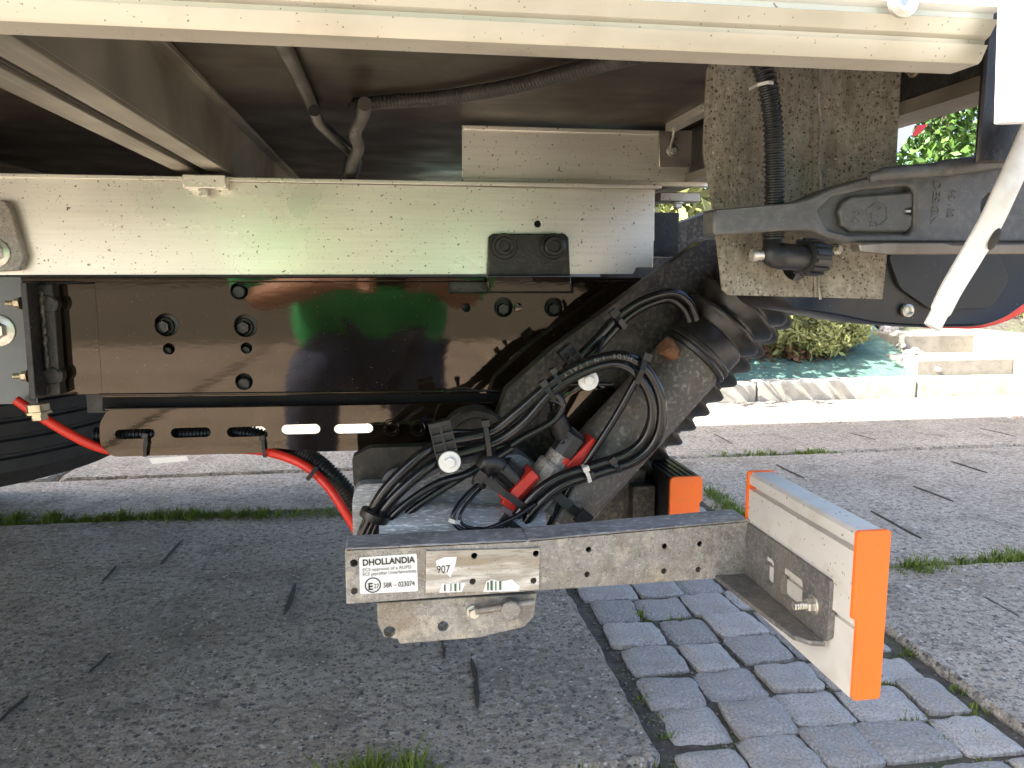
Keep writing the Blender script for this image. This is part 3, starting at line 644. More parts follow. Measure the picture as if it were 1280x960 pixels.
# ============================================================ TAIL LIFT
TL = thing('tail_lift', 'black tail lift under the truck, with lacquered mounting frame and arm', 'tail lift', (0.1, 1.0, 0.4))
YW = 1.0
B().lathe(P(672, 280, YA + .0035), YF, [(0, .0043), (.0012, .0043)], 16).build('rail_hole_shade', 'flange', ra, smooth=0)  # dark disc imitating the shade inside the hole
hs = [(208, 406, 13.5), (307, 407, 13.5), (299, 363.5, 10), (211, 436, 6.5), (308, 435, 6.5), (305, 477, 10), (583, 384.5, 5.2), (629.5, 384, 12), (692, 384, 12)]
web = ppl('mounting_web', 'gloss', TL, [(118, 352), (562, 352), (562, 366), (716, 366), (716, 352), (800, 352), (800, 490), (128, 497)], YW, .006, hs, .0006)
w2 = ppl('mounting_web', 'gloss', TL, [(66, 355), (121, 354), (131, 493), (74, 494)], YW + .007, .005, [], .0006)
bk2 = B(); a = P(100, 350, 1.03); b = P(800, 498, 1.03); bk2.box(a.x, b.x, 1.022, 1.028, b.z, a.z); bk2.build('inner_web', 'black', TL)
for x_, y_, r_ in ((208, 407, .0085), (307, 408, .0085), (629.5, 385, .008), (692, 385, .008)): hexbolt('web_bolt', 'black', web, P(x_ - 1.5, y_ + 1, 1.021), YF, r_ * 1.3, r_, .010)
for x_, y_, r_ in ((299, 364, .0085), (211, 437, .0055), (308, 436, .0055), (305, 478, .0085)): B().lathe(P(x_ + 1.5, y_ + 1, 1.021), YF, [(0, r_), (.012, r_), (.013, r_ * .8)], 20).build('web_plug', 'black', web, smooth=30)
B().lathe(P(647, 384, YW - .0002), YF, [(0, .006), (.0006, .006), (.0008, .005)], 18).build('web_plug', 'gloss', web)
tf = B(); a = P(20, 346, YW); b = P(800, 352, YW); tf.box(P(30, 345, YW).x, b.x, YW - .010, YW + .06, b.z + .0003, a.z - .0003); tf.build('top_flange', 'gloss', TL, bevel=.0015)
rc = B(); a = P(562, 349, 1.005); b = P(718, 366, 1.005); rc.box(a.x, b.x, YW + .0065, YW + .02, b.z - .002, a.z - .004); rc.build('recess_back', 'black', TL)
# horizontal leg and slotted strip of the lower angle
YL = .986
ppl('lower_flange', 'flange', TL, [(128, 492), (640, 487), (640, 506), (128, 514)], YW + .003, .006, [], 0)
lp2 = B(); lp2.tube(pxpath([(132, 511.5), (380, 508), (640, 503)], YL + .003), .0022, 10); lp2.build('flange_lip', 'gloss', TL, smooth=60)
lp2 = B(); lp2.tube(pxpath([(124, 493.5), (380, 491), (640, 488)], YW - .0005), .0016, 10); lp2.build('flange_lip', 'gloss', TL, smooth=60)
slots = [(144, 536, 193, 549), (214, 534, 263, 547.5), (284, 533, 332, 546.5), (352, 530, 400, 544), (418, 529.5, 466, 543)]
p_ = P(300, 512, YL); 
ssx = [(134, 512), (640, 503), (655, 520), (600, 560), (462, 563), (140, 571), (125, 556), (124, 530)]
strip = ppl('slotted_strip', 'gloss', TL, ssx, YL, .005, slots, .0008, .006)
for x_ in (490, 522): socket('strip_bolt', 'gloss', strip, P(x_, 534.5, YL - .0002), YF, .0115, .0095, .006)
# end plate with nuts
ep = B(); a = P(27, 352, .985); b = P(44, 500, .985)
q = [P(25, 353, .955), P(33, 353, .955), P(45, 499, .955), P(37, 499, .955)]
ep.add(q + [v + Vector((0, .05, 0)) for v in q], [(0, 1, 2, 3), (7, 6, 5, 4), (0, 4, 5, 1), (1, 5, 6, 2), (2, 6, 7, 3), (3, 7, 4, 0)]); epo = ep.build('end_plate', 'black', TL, bevel=.0008)
q = [P(33, 356, .985), P(66, 354, .985), (P(76, 494, .985)), P(45, 499, .985)]
e2 = B(); e2.add(q + [v + Vector((0, .018, 0)) for v in q], [(0, 1, 2, 3), (7, 6, 5, 4), (0, 4, 5, 1), (1, 5, 6, 2), (2, 6, 7, 3), (3, 7, 4, 0)]); e2.build('end_plate_leg', 'black', epo, bevel=.002)
wd = B(); pts = [P(51 + 9 * t, 364 + 98 * t, .984) for t in [i / 30 for i in range(31)]]; wd.tube([p + Vector((random.uniform(-.0012, .0012), 0, random.uniform(-.001, .001))) for p in pts], [random.uniform(.002, .0038) for _ in pts], 8); wd.build('weld_seam', 'arm', epo, smooth=50)
for (x_, y_) in ((64, 379), (70, 468)): B().lathe(P(x_, y_, .998), YF, [(0, .012), (.012, .012), (.014, .009)], 16).build('weld_nut', 'black', epo, smooth=30)
for (x_, y_) in ((24, 379), (33, 470)): hexbolt('end_bolt', 'yzinc', epo, P(x_ + 2, y_, .968), (-1, 0, 0), .007, .0058, .006, .001, .009, .0034)
# angle bracket on the aluminium rail
ab = ppl('angle_bracket', 'black', TL, [(611, 296), (616, 292), (706, 292), (711, 297), (713, 345), (609, 345)], .992, .007, [], .0015)
ab2 = ppl('angle_bracket_leg', 'gloss', ab, [(609, 346), (714, 346), (714, 364), (609, 364)], .972, .026, [], .0015)
socket('bracket_bolt', 'black', ab, P(630, 308, .9918), YF, .0165, .0115, .007); socket('bracket_bolt', 'black', ab, P(691, 308, .9918), YF, .0165, .0125, .013)
# lift arm side plate
YM = .93
arm = ppl('lift_arm', 'arm', TL, [(925, 300), (915, 392), (885, 440), (700, 645), (690, 690), (470, 690), (455, 640), (500, 588), (590, 552), (622, 520), (634, 487), (690, 437), (800, 357), (880, 300)], YM, .028,
          [(841, 366, 3.2), ([(838, 420), (848, 410), (862, 404), (866, 409), (852, 424), (842, 426)],)], .002, .004)
B().lathe(P(592, 548, YM + .005), YF, [(0, .042), (.02, .042), (.023, .038), (.023, .03), (.018, .028)], 36).build('pivot_boss', 'black', arm, smooth=30)
B().lathe(P(735, 525, YM + .002), YF, [(0, .05), (.006, .05), (.008, .046), (.008, .040), (.003, .038), (.003, .01)], 40).build('dark_recess_disc', 'gloss', arm, smooth=30)  # black disc put in for the darkness of a round recess
hexbolt('pivot_bolt', 'black', arm, P(712, 547, YM - .006), YF, .009, .006, .006); hexbolt('pivot_bolt', 'black', arm, P(738, 530, YM - .006), YF, .007, .005, .005)
foot = ppl('arm_foot', 'galv_blue', TL, [(442, 692), (440, 625), (446, 606), (475, 604), (520, 606), (560, 584), (650, 566), (690, 600), (705, 655), (705, 692)], .885, .05, [], .006, .012)
ft = B().tube(pxpath([(474, 662, .852), (560, 662, .852), (676, 668, .852)], 1), .030, 24).build('foot_tube', 'galv_blue', TL, smooth=40)
mp = ppl('arm_mount', 'black', TL, [(440, 572), (462, 560), (590, 556), (560, 590), (480, 605), (442, 608)], .905, .02, [], .002, .004)
B().lathe(P(500, 604, .905), YF, [(0, .022), (.012, .022), (.014, .018)], 28).build('pivot_pin', 'black', mp, smooth=30)
# cylinder and bellows
def bellows(parent, p0, p1, nr, r0, r1, m='rubber'):
    p0 = Vector(p0); d = Vector(p1) - p0; L_ = d.length; pr = []
    for i in range(nr):
        a = L_ * i / nr; s_ = L_ / nr; rr = r0 + (r1 - r0) * i / nr
        pr += [(a, rr * .78), (a + s_ * .10, rr * .78), (a + s_ * .50, rr * .965), (a + s_ * .62, rr), (a + s_ * .72, rr * .995), (a + s_ * .84, rr * .84), (a + s_ * .93, rr * .78)]
    pr.append((L_, r0 * .8)); return B().lathe(p0, d, pr, 44).build('bellows', m, parent, smooth=45)
YC = .895
c0 = P(688, 640, YC - .005); c1 = P(866, 446, YC); dc = (c1 - c0).normalized()
cyl = B().lathe(c0, dc, [(0, .040), ((c1 - c0).length, .040)], 40).build('lift_cylinder', 'tube', TL, smooth=40); cyl['label'] = 'worn steel lift cylinder'
B().lathe(c1 - dc * .004, dc, [(0, .0405), (.001, .044), (.005, .0455), (.008, .044), (.010, .0455), (.014, .0455), (.016, .0435), (.036, .0435), (.040, .041)], 44).build('boot_collar', 'rubber', cyl, smooth=35)
bellows(cyl, c1 + dc * .035, c1 + dc * .185, 6, .053, .055)
d0 = P(771, 570, 1.06); d1 = P(971, 352, 1.06)
cyl2 = B().lathe(d0 - (d1 - d0).normalized() * .12, d1 - d0, [(0, .045), (.10, .045)], 32).build('lift_cylinder', 'tube', TL, smooth=40); cyl2['label'] = 'second lift cylinder wrapped in dusty rubber bellows behind the first'
bellows(cyl2, d0, d1, 12, .055, .057, 'dusty_rubber')
# square arm tube behind the cylinder with straight lower edge
sg = [(905, 470), (735, 656), (690, 690), (640, 690), (700, 600), (850, 420)]
ppl('arm_channel', 'tube', TL, [(903, 472), (738, 655), (700, 690), (660, 690), (700, 620), (850, 440)], .91, .02, [], .002)
# rusty grease fitting
gf = B(); g0 = P(842, 440, .865); g1 = P(822, 430, .855); gf.lathe(P(852, 452, .875), P(826, 428, .86) - P(852, 452, .875), [(-.01, .013), (.008, .0125), (.009, .0085), (.020, .0085), (.021, .011), (.034, .011), (.036, .009)], 12); gf.build('grease_fitting', 'rust', cyl, smooth=35)
# valve body with connectors
v0 = P(648, 650, .862); v1 = P(706, 565, .862); vd = (v1 - v0)
val = B().lathe(v0, vd, [(0, .019), (.004, .021), (vd.length * .78, .021), (vd.length * .82, .019), (vd.length * .82, .0165), (vd.length, .0165), (vd.length + .002, .014)], 12).build('solenoid_valve', 'galv', TL, smooth=25)
vc = B(); vdn = vd.normalized()
for k in range(12):
    pass
vc.lathe(v1 - vdn * .004, vd, [(0, .0175), (.026, .0175), (.028, .015)], 10); vc.build('valve_cap', 'plastic', val, smooth=20)
def connector(parent, a, b, y, s=1.0):
    """angled plug: bent boot, ribbed nut and red locking lever, from the cable end a to the nut end b"""
    p0 = P(*a, y); p1 = P(*b, y); mid = P((a[0] + b[0]) / 2 - 2, min(a[1], b[1]) - 6, y - .004)
    boot = B().tube(cr([p0, p0.lerp(mid, .6), mid, p1], 6), [.0085 * s] * 6 + [.011 * s] * 13, 16).build('plug_boot', 'plastic', parent, smooth=50)
    d = (P(b[0] + 26, b[1] + 24, y) - p1).normalized(); nb = B()
    for k in range(9):
        an = k / 9 * math.tau; n_ = d.cross(Vector((0, 1, 0))).normalized(); u_ = n_ * math.cos(an) + d.cross(n_) * math.sin(an)
        nb.obox(p1 + d * .012 * s + u_ * .0125 * s, d * .011 * s, u_ * .002 * s, d.cross(u_) * .0026 * s)
    nb.lathe(p1, d, [(0, .012 * s), (.024 * s, .0125 * s)], 18); nb.build('plug_nut', 'plastic', boot, smooth=30)
    sd = Vector((0, 1, 0)).cross(d).normalized(); q = p1 + d * .027 * s; lv = B()
    lv.obox(q + Vector((0, -.004, 0)), d * .0055 * s, sd * .021 * s, Vector((0, .015, 0)) * s); lv.obox(q + sd * .019 * s + d * -.006 * s + Vector((0, -.012, 0)), d * .006 * s, sd * .004 * s, Vector((0, .006, 0)))
    lv.build('plug_lever', 'red', boot, bevel=.0012)
    return boot
connector(val, (598, 606), (626, 583), .848, 1.05)
connector(val, (692, 530), (704, 544), .862, 1.0)
B().obox(P(650, 612, .846), (P(668, 590, .846) - P(650, 612, .846)) * .95, (P(660, 618, .846) - P(650, 612, .846)) * .8, Vector((0, .006, 0))).build('plug_lever', 'red', val, bevel=.0015)
# dark inner cross plate behind the arm
ppl('inner_plate', 'arm', TL, [(700, 560), (812, 560), (806, 600), (806, 720), (690, 720)], 1.02, .01, [], .001)

# ============================================================ HOSES AND CABLES
HB = thing('hose_bundle', 'looped bundle of black hydraulic hoses tied to the lift arm', 'hoses', P(455, 690, .85))
loop = [(447, 690, .84), (458, 655, .835), (482, 612, .83), (522, 572, .83), (556, 553, .835), (612, 540, .835), (648, 514, .83), (690, 478, .825), (734, 453, .82), (776, 445, .818), (808, 462, .818), (826, 500, .818), (822, 545, .82), (796, 574, .825), (752, 590, .828), (706, 605, .83), (676, 628, .832), (655, 655, .835)]
loop2 = [(453, 692, .84), (466, 662, .835), (490, 625, .83), (528, 590, .83), (560, 571, .835), (618, 553, .835), (655, 528, .83), (693, 487, .825), (736, 462, .82), (774, 455, .818), (801, 474, .818), (815, 505, .818), (811, 540, .82), (788, 565, .825), (746, 581, .828), (700, 596, .83), (668, 618, .832), (645, 645, .835)]
h1 = hose('hose', 'hose', HB, loop, .84, 7.2, 12)
hose('hose', 'hose', HB, loop2, .84, 6.8, 12)
hose('hose', 'hose', HB, [(460, 692, .84), (474, 668, .835), (500, 636, .832), (545, 605, .835), (590, 590, .84), (640, 560, .845)], .84, 5.2)
hose('hose', 'hose', HB, [(466, 694, .842), (482, 670, .84), (512, 640, .838), (552, 612, .84), (600, 582, .845), (650, 549, .85), (690, 527, .85), (703, 508, .85), (696, 494, .85), (684, 490, .85)], .84, 5.2)
hose('hose', 'hose', HB, [(556, 540, .84), (610, 536, .845), (670, 502, .845), (700, 505, .85), (697, 522, .85), (660, 546, .85), (620, 560, .85)], .84, 3.6)
hose('hose', 'hose', HB, [(706, 462, .88), (742, 428, .88), (772, 396, .88), (806, 374, .875), (840, 366, .875), (862, 378, .875), (872, 404, .875), (874, 424, .88)], .88, 6.2)
hose('hose', 'hose', HB, [(714, 464, .885), (748, 434, .885), (780, 400, .885), (812, 380, .88), (838, 374, .88), (856, 388, .88), (864, 408, .88), (868, 430, .885)], .88, 5.6)
hose('hose', 'hose', HB, [(748, 442, .87), (751, 428, .875), (757, 412, .88), (770, 398, .885)], .88, 3.0)
hose('hose', 'hose', HB, [(796, 474, .83), (770, 520, .835), (735, 575, .84), (706, 620, .85), (672, 690, .86)], .84, 5.2)
hose('hose', 'hose', HB, [(808, 480, .84), (812, 520, .84), (796, 556, .845), (775, 575, .85)], .84, 3.2)
hose('hose', 'hose', HB, [(766, 480, .86), (700, 482, .87), (688, 500, .88), (696, 520, .885)], .86, 2.6)
wire = hose('cable', 'hose', HB, [(600, 604, .842), (584, 618, .83), (569, 638, .816), (567, 652, .812), (580, 663, .81), (606, 662, .81), (640, 648, .815), (668, 630, .825)], .84, 3.2); wire['label'] = 'thin black plug cable curling down'
hose('cable', 'hose', HB, [(606, 606, .85), (592, 620, .835), (577, 640, .818), (576, 652, .815), (590, 660, .814), (630, 660, .82)], .84, 2.2)
def tie(parent, a, b, y, wpx=5, m='plastic', head=True):
    pa = P(*a, y); pb = P(*b, y); d = pb - pa; n_ = d.normalized().cross(Vector((0, 1, 0))); t = B()
    pts = [pa + Vector((0, .012, 0)), pa, pa.lerp(pb, .5) + Vector((0, -.004, 0)), pb, pb + Vector((0, .012, 0))]
    wd_ = wpx * M(y) / 2
    v = [];
    for p in pts: v += [p + n_ * wd_, p - n_ * wd_, p - n_ * wd_ + Vector((0, .0012, 0)), p + n_ * wd_ + Vector((0, .0012, 0))]
    f = []
    for i in range(len(pts) - 1):
        for k in range(4): f.append((i * 4 + k, i * 4 + (k + 1) % 4, i * 4 + (k + 1) % 4 + 4, i * 4 + k + 4))
    t.add(v, f)
    if head: t.obox(pa.lerp(pb, .05) + Vector((0, -.004, 0)), d.normalized() * wd_ * 1.4, n_ * wd_ * 1.6, Vector((0, .003, 0)))
    return t.build('cable_tie', m, parent, smooth=0, bevel=.0004)
for a, b, y, wp in (((606, 526), (612, 570), .822, 6), ((678, 478), (694, 500), .815, 6), ((808, 444), (796, 480), .808, 7), ((766, 390), (782, 410), .868, 7), ((764, 574), (776, 590), .815, 6), ((738, 592), (744, 600), .82, 5), ((630, 648), (664, 672), .825, 9), ((690, 462), (704, 486), .82, 5)):
    tie(HB, a, b, y, wp)
tie(HB, (731, 584), (738, 603), .812, 5, 'tie_white'); tie(HB, (561, 650), (575, 653), .808, 5, 'tie_white', False)
# long strap across plug and the strap on the cylinder
o = tie(HB, (596, 592), (664, 640), .828, 9); o = tie(HB, (730, 648), (694, 618), .846, 13)
for i in range(3): hose('cable', 'hose', HB, [(440 + 9 * i, 700, .838 + .006 * i), (452 + 7 * i, 670, .834), (464 + 6 * i, 646, .832)], .84, 6.5)
B().lathe(P(470, 640, .83), P(464, 655, .83) - P(470, 640, .83), [(0, .016), (.006, .0165), (.008, .016)], 20).build('hose_band', 'rubber', HB)
# print on the hose
word = 'MADE IN ITALY'; pth = cr(pxpath(loop, .84), 20); cum = [0]
for a, b in zip(pth, pth[1:]): cum.append(cum[-1] + (b - a).length)
def at_len(s_):
    for i in range(len(cum) - 1):
        if cum[i + 1] >= s_: t = (s_ - cum[i]) / (cum[i + 1] - cum[i]); return pth[i].lerp(pth[i + 1], t), (pth[i + 1] - pth[i]).normalized()
    return pth[-1], (pth[-1] - pth[-2]).normalized()
iE = min(range(len(pth)), key=lambda i: (pth[i] - P(705, 466, .823)).length); s0 = cum[iE]
adv = .0062
for i, ch in enumerate(word):
    if ch == ' ': continue
    p, t = at_len(s0 + (len(word) - 1 - i) * adv)
    up_ = t.cross(Vector((0, 1, 0)));  up_ = up_ if up_.z < 0 else -up_
    text('printed_letter', ch, 'hoseink', h1, p + Vector((0, -.0063, 0)) - t * -.002 - up_ * .0022, .0062, -t, up_, .0002)
# hose clamps
def clamp(parent, c, ux, y, wpx, hpx, rows):
    """black plastic comb clamp with square windows"""
    c = P(*c, y); u = Vector((ux[0], 0, ux[1])).normalized(); v = Vector((-u.z, 0, u.x)); w_ = wpx * M(y); h_ = hpx * M(y); hl = []
    cw = w_ / 2 - .003; chh = h_ / rows - .0028
    for r_ in range(rows):
        for s_ in (-1, 1):
            cx = s_ * w_ / 4; cy = -h_ / 2 + h_ * (r_ + .5) / rows; hl.append([(cx - cw / 2, cy - chh / 2), (cx + cw / 2, cy - chh / 2), (cx + cw / 2, cy + chh / 2), (cx - cw / 2, cy + chh / 2)])
    o = plate('hose_clamp', 'plastic', parent, [(-w_ / 2, -h_ / 2 - .022), (w_ / 2, -h_ / 2 - .022), (w_ / 2, h_ / 2 + .004), (-w_ / 2, h_ / 2 + .004)], hl, lambda a, b: c + u * a + v * b, Vector((0, .006, 0)), .0006)
    plate('clamp_back', 'plastic', o, [(-w_ / 2, -h_ / 2), (w_ / 2, -h_ / 2), (w_ / 2, h_ / 2), (-w_ / 2, h_ / 2)], [], lambda a, b: c + u * a + v * b + Vector((0, .004, 0)), Vector((0, .03, 0)), .0006)
    return o
k1 = clamp(TL, (554, 549), (1, .22), .818, 29, 36, 3); hexbolt('clamp_screw', 'sticker', k1, P(562, 577, .816), YF, .0118, .0062, .004, .003)
k2 = clamp(TL, (716, 446), (.72, .6), .862, 20, 22, 2); hexbolt('clamp_screw', 'sticker', TL, P(735, 475, .835), YF, .0115, .006, .004, .003)

RC = thing('battery_cable', 'bright red battery cable running below the slotted black strip', 'cable', P(440, 650, .92))
rp = [(20, 500, .985), (50, 520, .985), (90, 544, .99), (126, 560, 1.0), (160, 564, 1.004), (240, 563, 1.004), (310, 562, 1.0), (350, 569, .98), (384, 584, .965), (408, 606, .95), (424, 628, .94), (446, 664, .94)]
B().tube(cr(pxpath(rp, .92), 8), .0056, 14).build('cable_sheath', 'redcable', RC, smooth=60)
gl_ = B(); g0 = P(47, 505, .965); gd = P(50, 525, .965) - g0; gl_.lathe(g0, gd, [(0, .0125), (.008, .0125), (.0085, .0145), (.011, .0145), (.0115, .009), (.018, .009), (.019, .0075)], 6); gl_.build('cable_gland', 'yzinc', RC, smooth=20)
tie(RC, (396, 584), (384, 600), .945, 5, 'plastic', False)
CD = thing('corrugated_conduit', 'black corrugated conduit lying behind the slotted strip and dropping beside the red cable', 'conduit', P(430, 620, .92))
conduit('conduit_tube', 'conduit', CD, [(120, 545, 1.015), (180, 543, 1.015), (238, 543, 1.015), (300, 541, 1.015), (345, 554, 1.01), (385, 571, .99), (408, 588, .975), (428, 608, .97), (446, 632, .97)], .92, .0115)
tie(CD, (183, 542), (181, 571), .980, 4); tie(CD, (328, 545), (331, 572), .980, 4)
tg = ppl('cable_tag', 'sticker', RC, [(186, 573), (233, 570), (236, 576), (190, 580)], .988, .001, [], 0)
# conduits under the floor
C1 = thing('corrugated_conduit', 'ribbed black conduit slung under the dark floor above the aluminium rail', 'conduit', P(450, 135, 1.0))
def on_floor(px, py, gap):
    return (px, py, G(px, py, zf - gap).y)
path = [on_floor(a, b, .0088) for a, b in ((443, 131), (455, 130), (500, 126), (560, 121), (640, 108), (720, 88), (790, 70), (860, 56), (915, 46))]
conduit('conduit_tube', 'conduit_mid', C1, path, 1, .0076, .0044)
conduit('conduit_tube', 'conduit_dusty', C1, [(456, 130, .82), (453, 145, .86), (444, 166, .90), (448, 184, .95), (440, 206, 1.0), (434, 240, 1.09)], 1, .0072, .0044)
hexbolt('conduit_clip', 'black', C1, G(441, 133, zf - .012), YF, .005, .004, .003)
C2 = thing('floor_cable', 'plain dusty grey cable sleeve hanging below the floor beside the beam', 'cable', P(440, 190, 1.0))
B().tube(cr(pxpath([on_floor(a, b, .008) for a, b in ((336, 24), (350, 50), (366, 80), (384, 118), (394, 142))], 1), 8), .0066, 14).build('cable_sleeve', 'conduit_dusty', C2, smooth=60)
B().tube(cr(pxpath([(393, 138, .845), (400, 154, .88), (418, 172, .94), (438, 190, 1.0), (446, 206, 1.07), (430, 245, 1.14)], 1), 8), .0062, 12).build('cable_sleeve', 'conduit', C2, smooth=60)
B().tube(cr(pxpath([(440, 184, 1.06), (436, 208, 1.08), (428, 240, 1.1)], 1), 6), .006, 10).build('cable_sleeve', 'conduit', C2, smooth=60)

# ============================================================ UNDERRUN GUARD
UG = thing('underrun_guard', 'galvanised underrun bar with white aluminium end plate and orange caps', 'underrun guard', P(700, 760, .76))
YU = .76
bar_holes = [(736, 687, 4), (734, 718, 4), (831, 683, 4), (830, 714, 4), (875, 680, 4), (873, 712, 4), (442.5, 704, 5), (443, 739, 4.5), (593, 695, 4.2), (591, 727, 4.2), (670, 692, 4.2), (667, 726, 4.2)]
XP = P(1073, 700, .57).x                                  # left face of the plate
bar = ppl('guard_bar', 'galv', UG, [(431, 686), (431, 686.5), (660, 675.5), (920, 651), (938, 650), (938, 717), (908, 722), (660, 739), (433, 755)], YU, .004, bar_holes, .0012)
tb = B(); 
for (a, b) in (((431.5, 685.5), (660, 674.5)), ((660, 674.5), (936, 649.5))):
    p = P(*a, YU); q = P(*b, YU); tb.add([p, q, q + Vector((0, .04, .0)), p + Vector((0, .04, 0)), p + Vector((0, 0, -.004)), q + Vector((0, 0, -.004)), q + Vector((0, .04, -.004)), p + Vector((0, .04, -.004))],
                                         [(0, 1, 2, 3), (7, 6, 5, 4), (0, 4, 5, 1), (2, 6, 7, 3), (1, 5, 6, 2), (3, 7, 4, 0)])
tb.build('bar_top', 'galv_blue', bar, bevel=.0015)
bbk = ppl('bar_back', 'black', bar, [(436, 690), (660, 680), (920, 658), (920, 715), (660, 733), (436, 748)], YU + .02, .01, [], 0)
# L bracket along the plate: upright leg with slots, and the bottom flange
zu = P(936, 652, YU).z - .001; zl_ = P(930, 722, YU).z
yn = .598
def byz(y, z): return (XP - .0062, y, z)
rr_ = lambda a, b, c, d: rounded([(a, b), (c, b), (c, d), (a, d)], .005)
hl = [rr_(.698, zl_ + .014, .718, zl_ + .041), rr_(.643, zl_ + .014, .682, zl_ + .043), slot(.613, zl_ + .022, .626, zl_ + .036, 5)]
br = plate('plate_bracket', 'galv_dark', bar, rounded([(YU + .002, zu), (yn, zu), (yn, zl_ + .008), (yn + .012, zl_), (YU + .002, zl_)], .004), hl, byz, Vector((.006, 0, 0)), .001)
fl = B(); f0 = (XP - .0065, yn + .004); pts = [(XP - .0065, yn + .002), (XP - .018, yn + .005), (XP - .028, yn + .018), (XP - .034, .68), (XP - .040, YU + .002), (XP - .0065, YU + .002)]
fl.add([(a, b, zl_ - .0002) for a, b in pts] + [(a, b, zl_ + .0045) for a, b in pts], [tuple(range(6))[::-1], tuple(range(6, 12))] + [(i, (i + 1) % 6, (i + 1) % 6 + 6, i + 6) for i in range(6)])
fl.build('bracket_flange', 'galv_dark', br, bevel=.001)
hexbolt('bracket_bolt', 'zinc', br, (XP - .0064, .622, zl_ + .029), (-1, 0, 0), .009, .0065, .006, .0015, .012, .004)
# white extruded plate, profile in x,z swept along y
zt_ = P(1080, 664, .57).z; zb_ = P(1064, 872, .57).z; TK = .0245; yf_ = .765
pz = [(0, zb_), (0, zb_ + .060), (.004, zb_ + .060), (.004, zb_ + .066), (0, zb_ + .066), (-.003, zb_ + .066), (-.003, zt_ - .018), (.005, zt_ - .018), (.005, zt_ - .0125), (-.003, zt_ - .0125), (-.003, zt_ - .003), (0, zt_), (TK - .003, zt_), (TK, zt_ - .003), (TK, zb_)]
n = len(pz); gp = B(); gp.add([(XP + a, .571, b) for a, b in pz] + [(XP + a, yf_, b) for a, b in pz], [(i, (i + 1) % n, (i + 1) % n + n, i + n) for i in range(n)] + [tuple(range(n))[::-1], tuple(range(n, 2 * n))])
K['anod'] = mat('dull_white_aluminium', (.66, .65, .62), .40, .25, .06, 9, blot=[((.48, .45, .38), 25, .55, .75, .55)], spots=[((.2, .16, .11), 200, .25, .87), ((.28, .22, .15), 90, .14, .85)], bump=.15, bs=200, bd=.0005)
gpo = gp.build('guard_plate', 'anod', UG, smooth=30); gpo['label'] = 'white aluminium underrun end plate'
def cap_outline(zb, zt, tk):
    return rounded([(-.0045, zt + .001), (tk + .001, zt + .001), (tk + .001, zb - .001), (.0005, zb - .001), (.0005, zb + .071), (-.0045, zb + .071)], .0035, 4)
for y_, e in ((.5705, -.004), (yf_ + .0005, .004)):
    plate('end_cap', 'orange', gpo, cap_outline(zb_, zt_, TK), [], lambda a, b: (XP + a, y_, b), Vector((0, e, 0)), .0012)
# centre guard section
YG = .95; zt2 = P(838, 597, YG).z; xg = P(838, 610, YG).x; tg_ = P(878, 610, YG).x - xg
cg_ = thing('centre_guard', 'black ribbed underrun centre beam with orange cap behind the lift arm', 'underrun guard', (xg, YG, zt2 - .12))
cb2 = B(); cb2.box(xg + .001, xg + tg_ - .001, YG + .006, 2.0, zt2 - .115, zt2 - .006)
for k in range(5): cb2.box(xg + tg_ * (k + .12) / 5, xg + tg_ * (k + .78) / 5, YG + .006, 2.0, zt2 - .0058, zt2 - .001)
cb2.build('beam_profile', 'plastic', cg_, smooth=0)
plate('end_cap', 'orange', cg_, rounded([(xg, zt2 - .12), (xg + tg_ - .003, zt2 - .12), (xg + tg_ - .003, zt2 - .035), (xg + tg_, zt2 - .033), (xg + tg_, zt2), (xg, zt2)], .006), [], lambda a, b: (a, YG, b), Vector((0, .005, 0)), .001)
B().box(xg - .034, xg - .002, 1.0, 1.8, zt2 - .11, zt2 - .024).build('beam_bracket', 'arm', cg_, bevel=.002)
# lower bracket with bolts
lb = ppl('lower_bracket', 'galv', UG, [(471, 754), (560, 748), (671, 742), (668, 770), (655, 784), (600, 797), (500, 805), (497, 799), (480, 797), (472, 780)], .79, .012, [(487, 790, 7.5), (554, 783, 7)], .0015)
hexbolt('bracket_bolt', 'zinc', lb, P(592, 764, .7895), YF, .0078, .0062, .006, .002)
B().lathe(P(637, 758, .7895), YF, [(0, .0105), (.012, .0105), (.0135, .009)], 28).build('pin_head', 'galv', lb, smooth=30)
B().tube(pxpath([(594, 764, .782), (640, 757, .782), (668, 752, .782)], .782), .0038, 12).build('pin_rod', 'galv', lb, smooth=60)
# labels on the bar
def bar_frame(px, py): 
    p = P(px, py, YU - .0012); q = P(px + 100, py - 6.5, YU - .0012); x = (q - p).normalized(); return p, x, Vector((0, 0, 1))
stk = ppl('approval_sticker', 'sticker', bar, [(449, 697), (521, 692), (522.5, 739), (450, 742.5)], YU - .0006, .0005, [], 0, .002)
u1 = M(YU)
def btext(s_, px, py, size, m='ink', bold=False, sx=1.0, parent=None):
    p, x, u = bar_frame(px, py); return text('lettering', s_, m, parent or stk, p, size * u1, x, u, .0001, bold, sx=sx)
btext('DHOLLANDIA', 453, 707.3, 11.8, 'ink', True, .88)
btext('ECE approval of a RUPD', 453, 714.5, 6.2, 'greyink'); btext('ECE geprüfter Unterfahrschutz', 453, 720, 6.2, 'greyink', sx=.88)
btext('E', 460, 737.5, 13, 'ink', True); btext('27', 467.5, 735.5, 8.4, 'ink', sx=.75)
btext('58R – 023074', 479, 734.8, 9.8, 'ink', sx=.73)
p, x, u = bar_frame(466, 731.5); rg = B(); ring = [p + (x * math.cos(a) + u * math.sin(a)) * 9.6 * u1 for a in [k * math.tau / 32 for k in range(33)]]; rg.tube(ring, .7 * u1, 6, False); rg.build('sticker_ring', 'ink', stk)
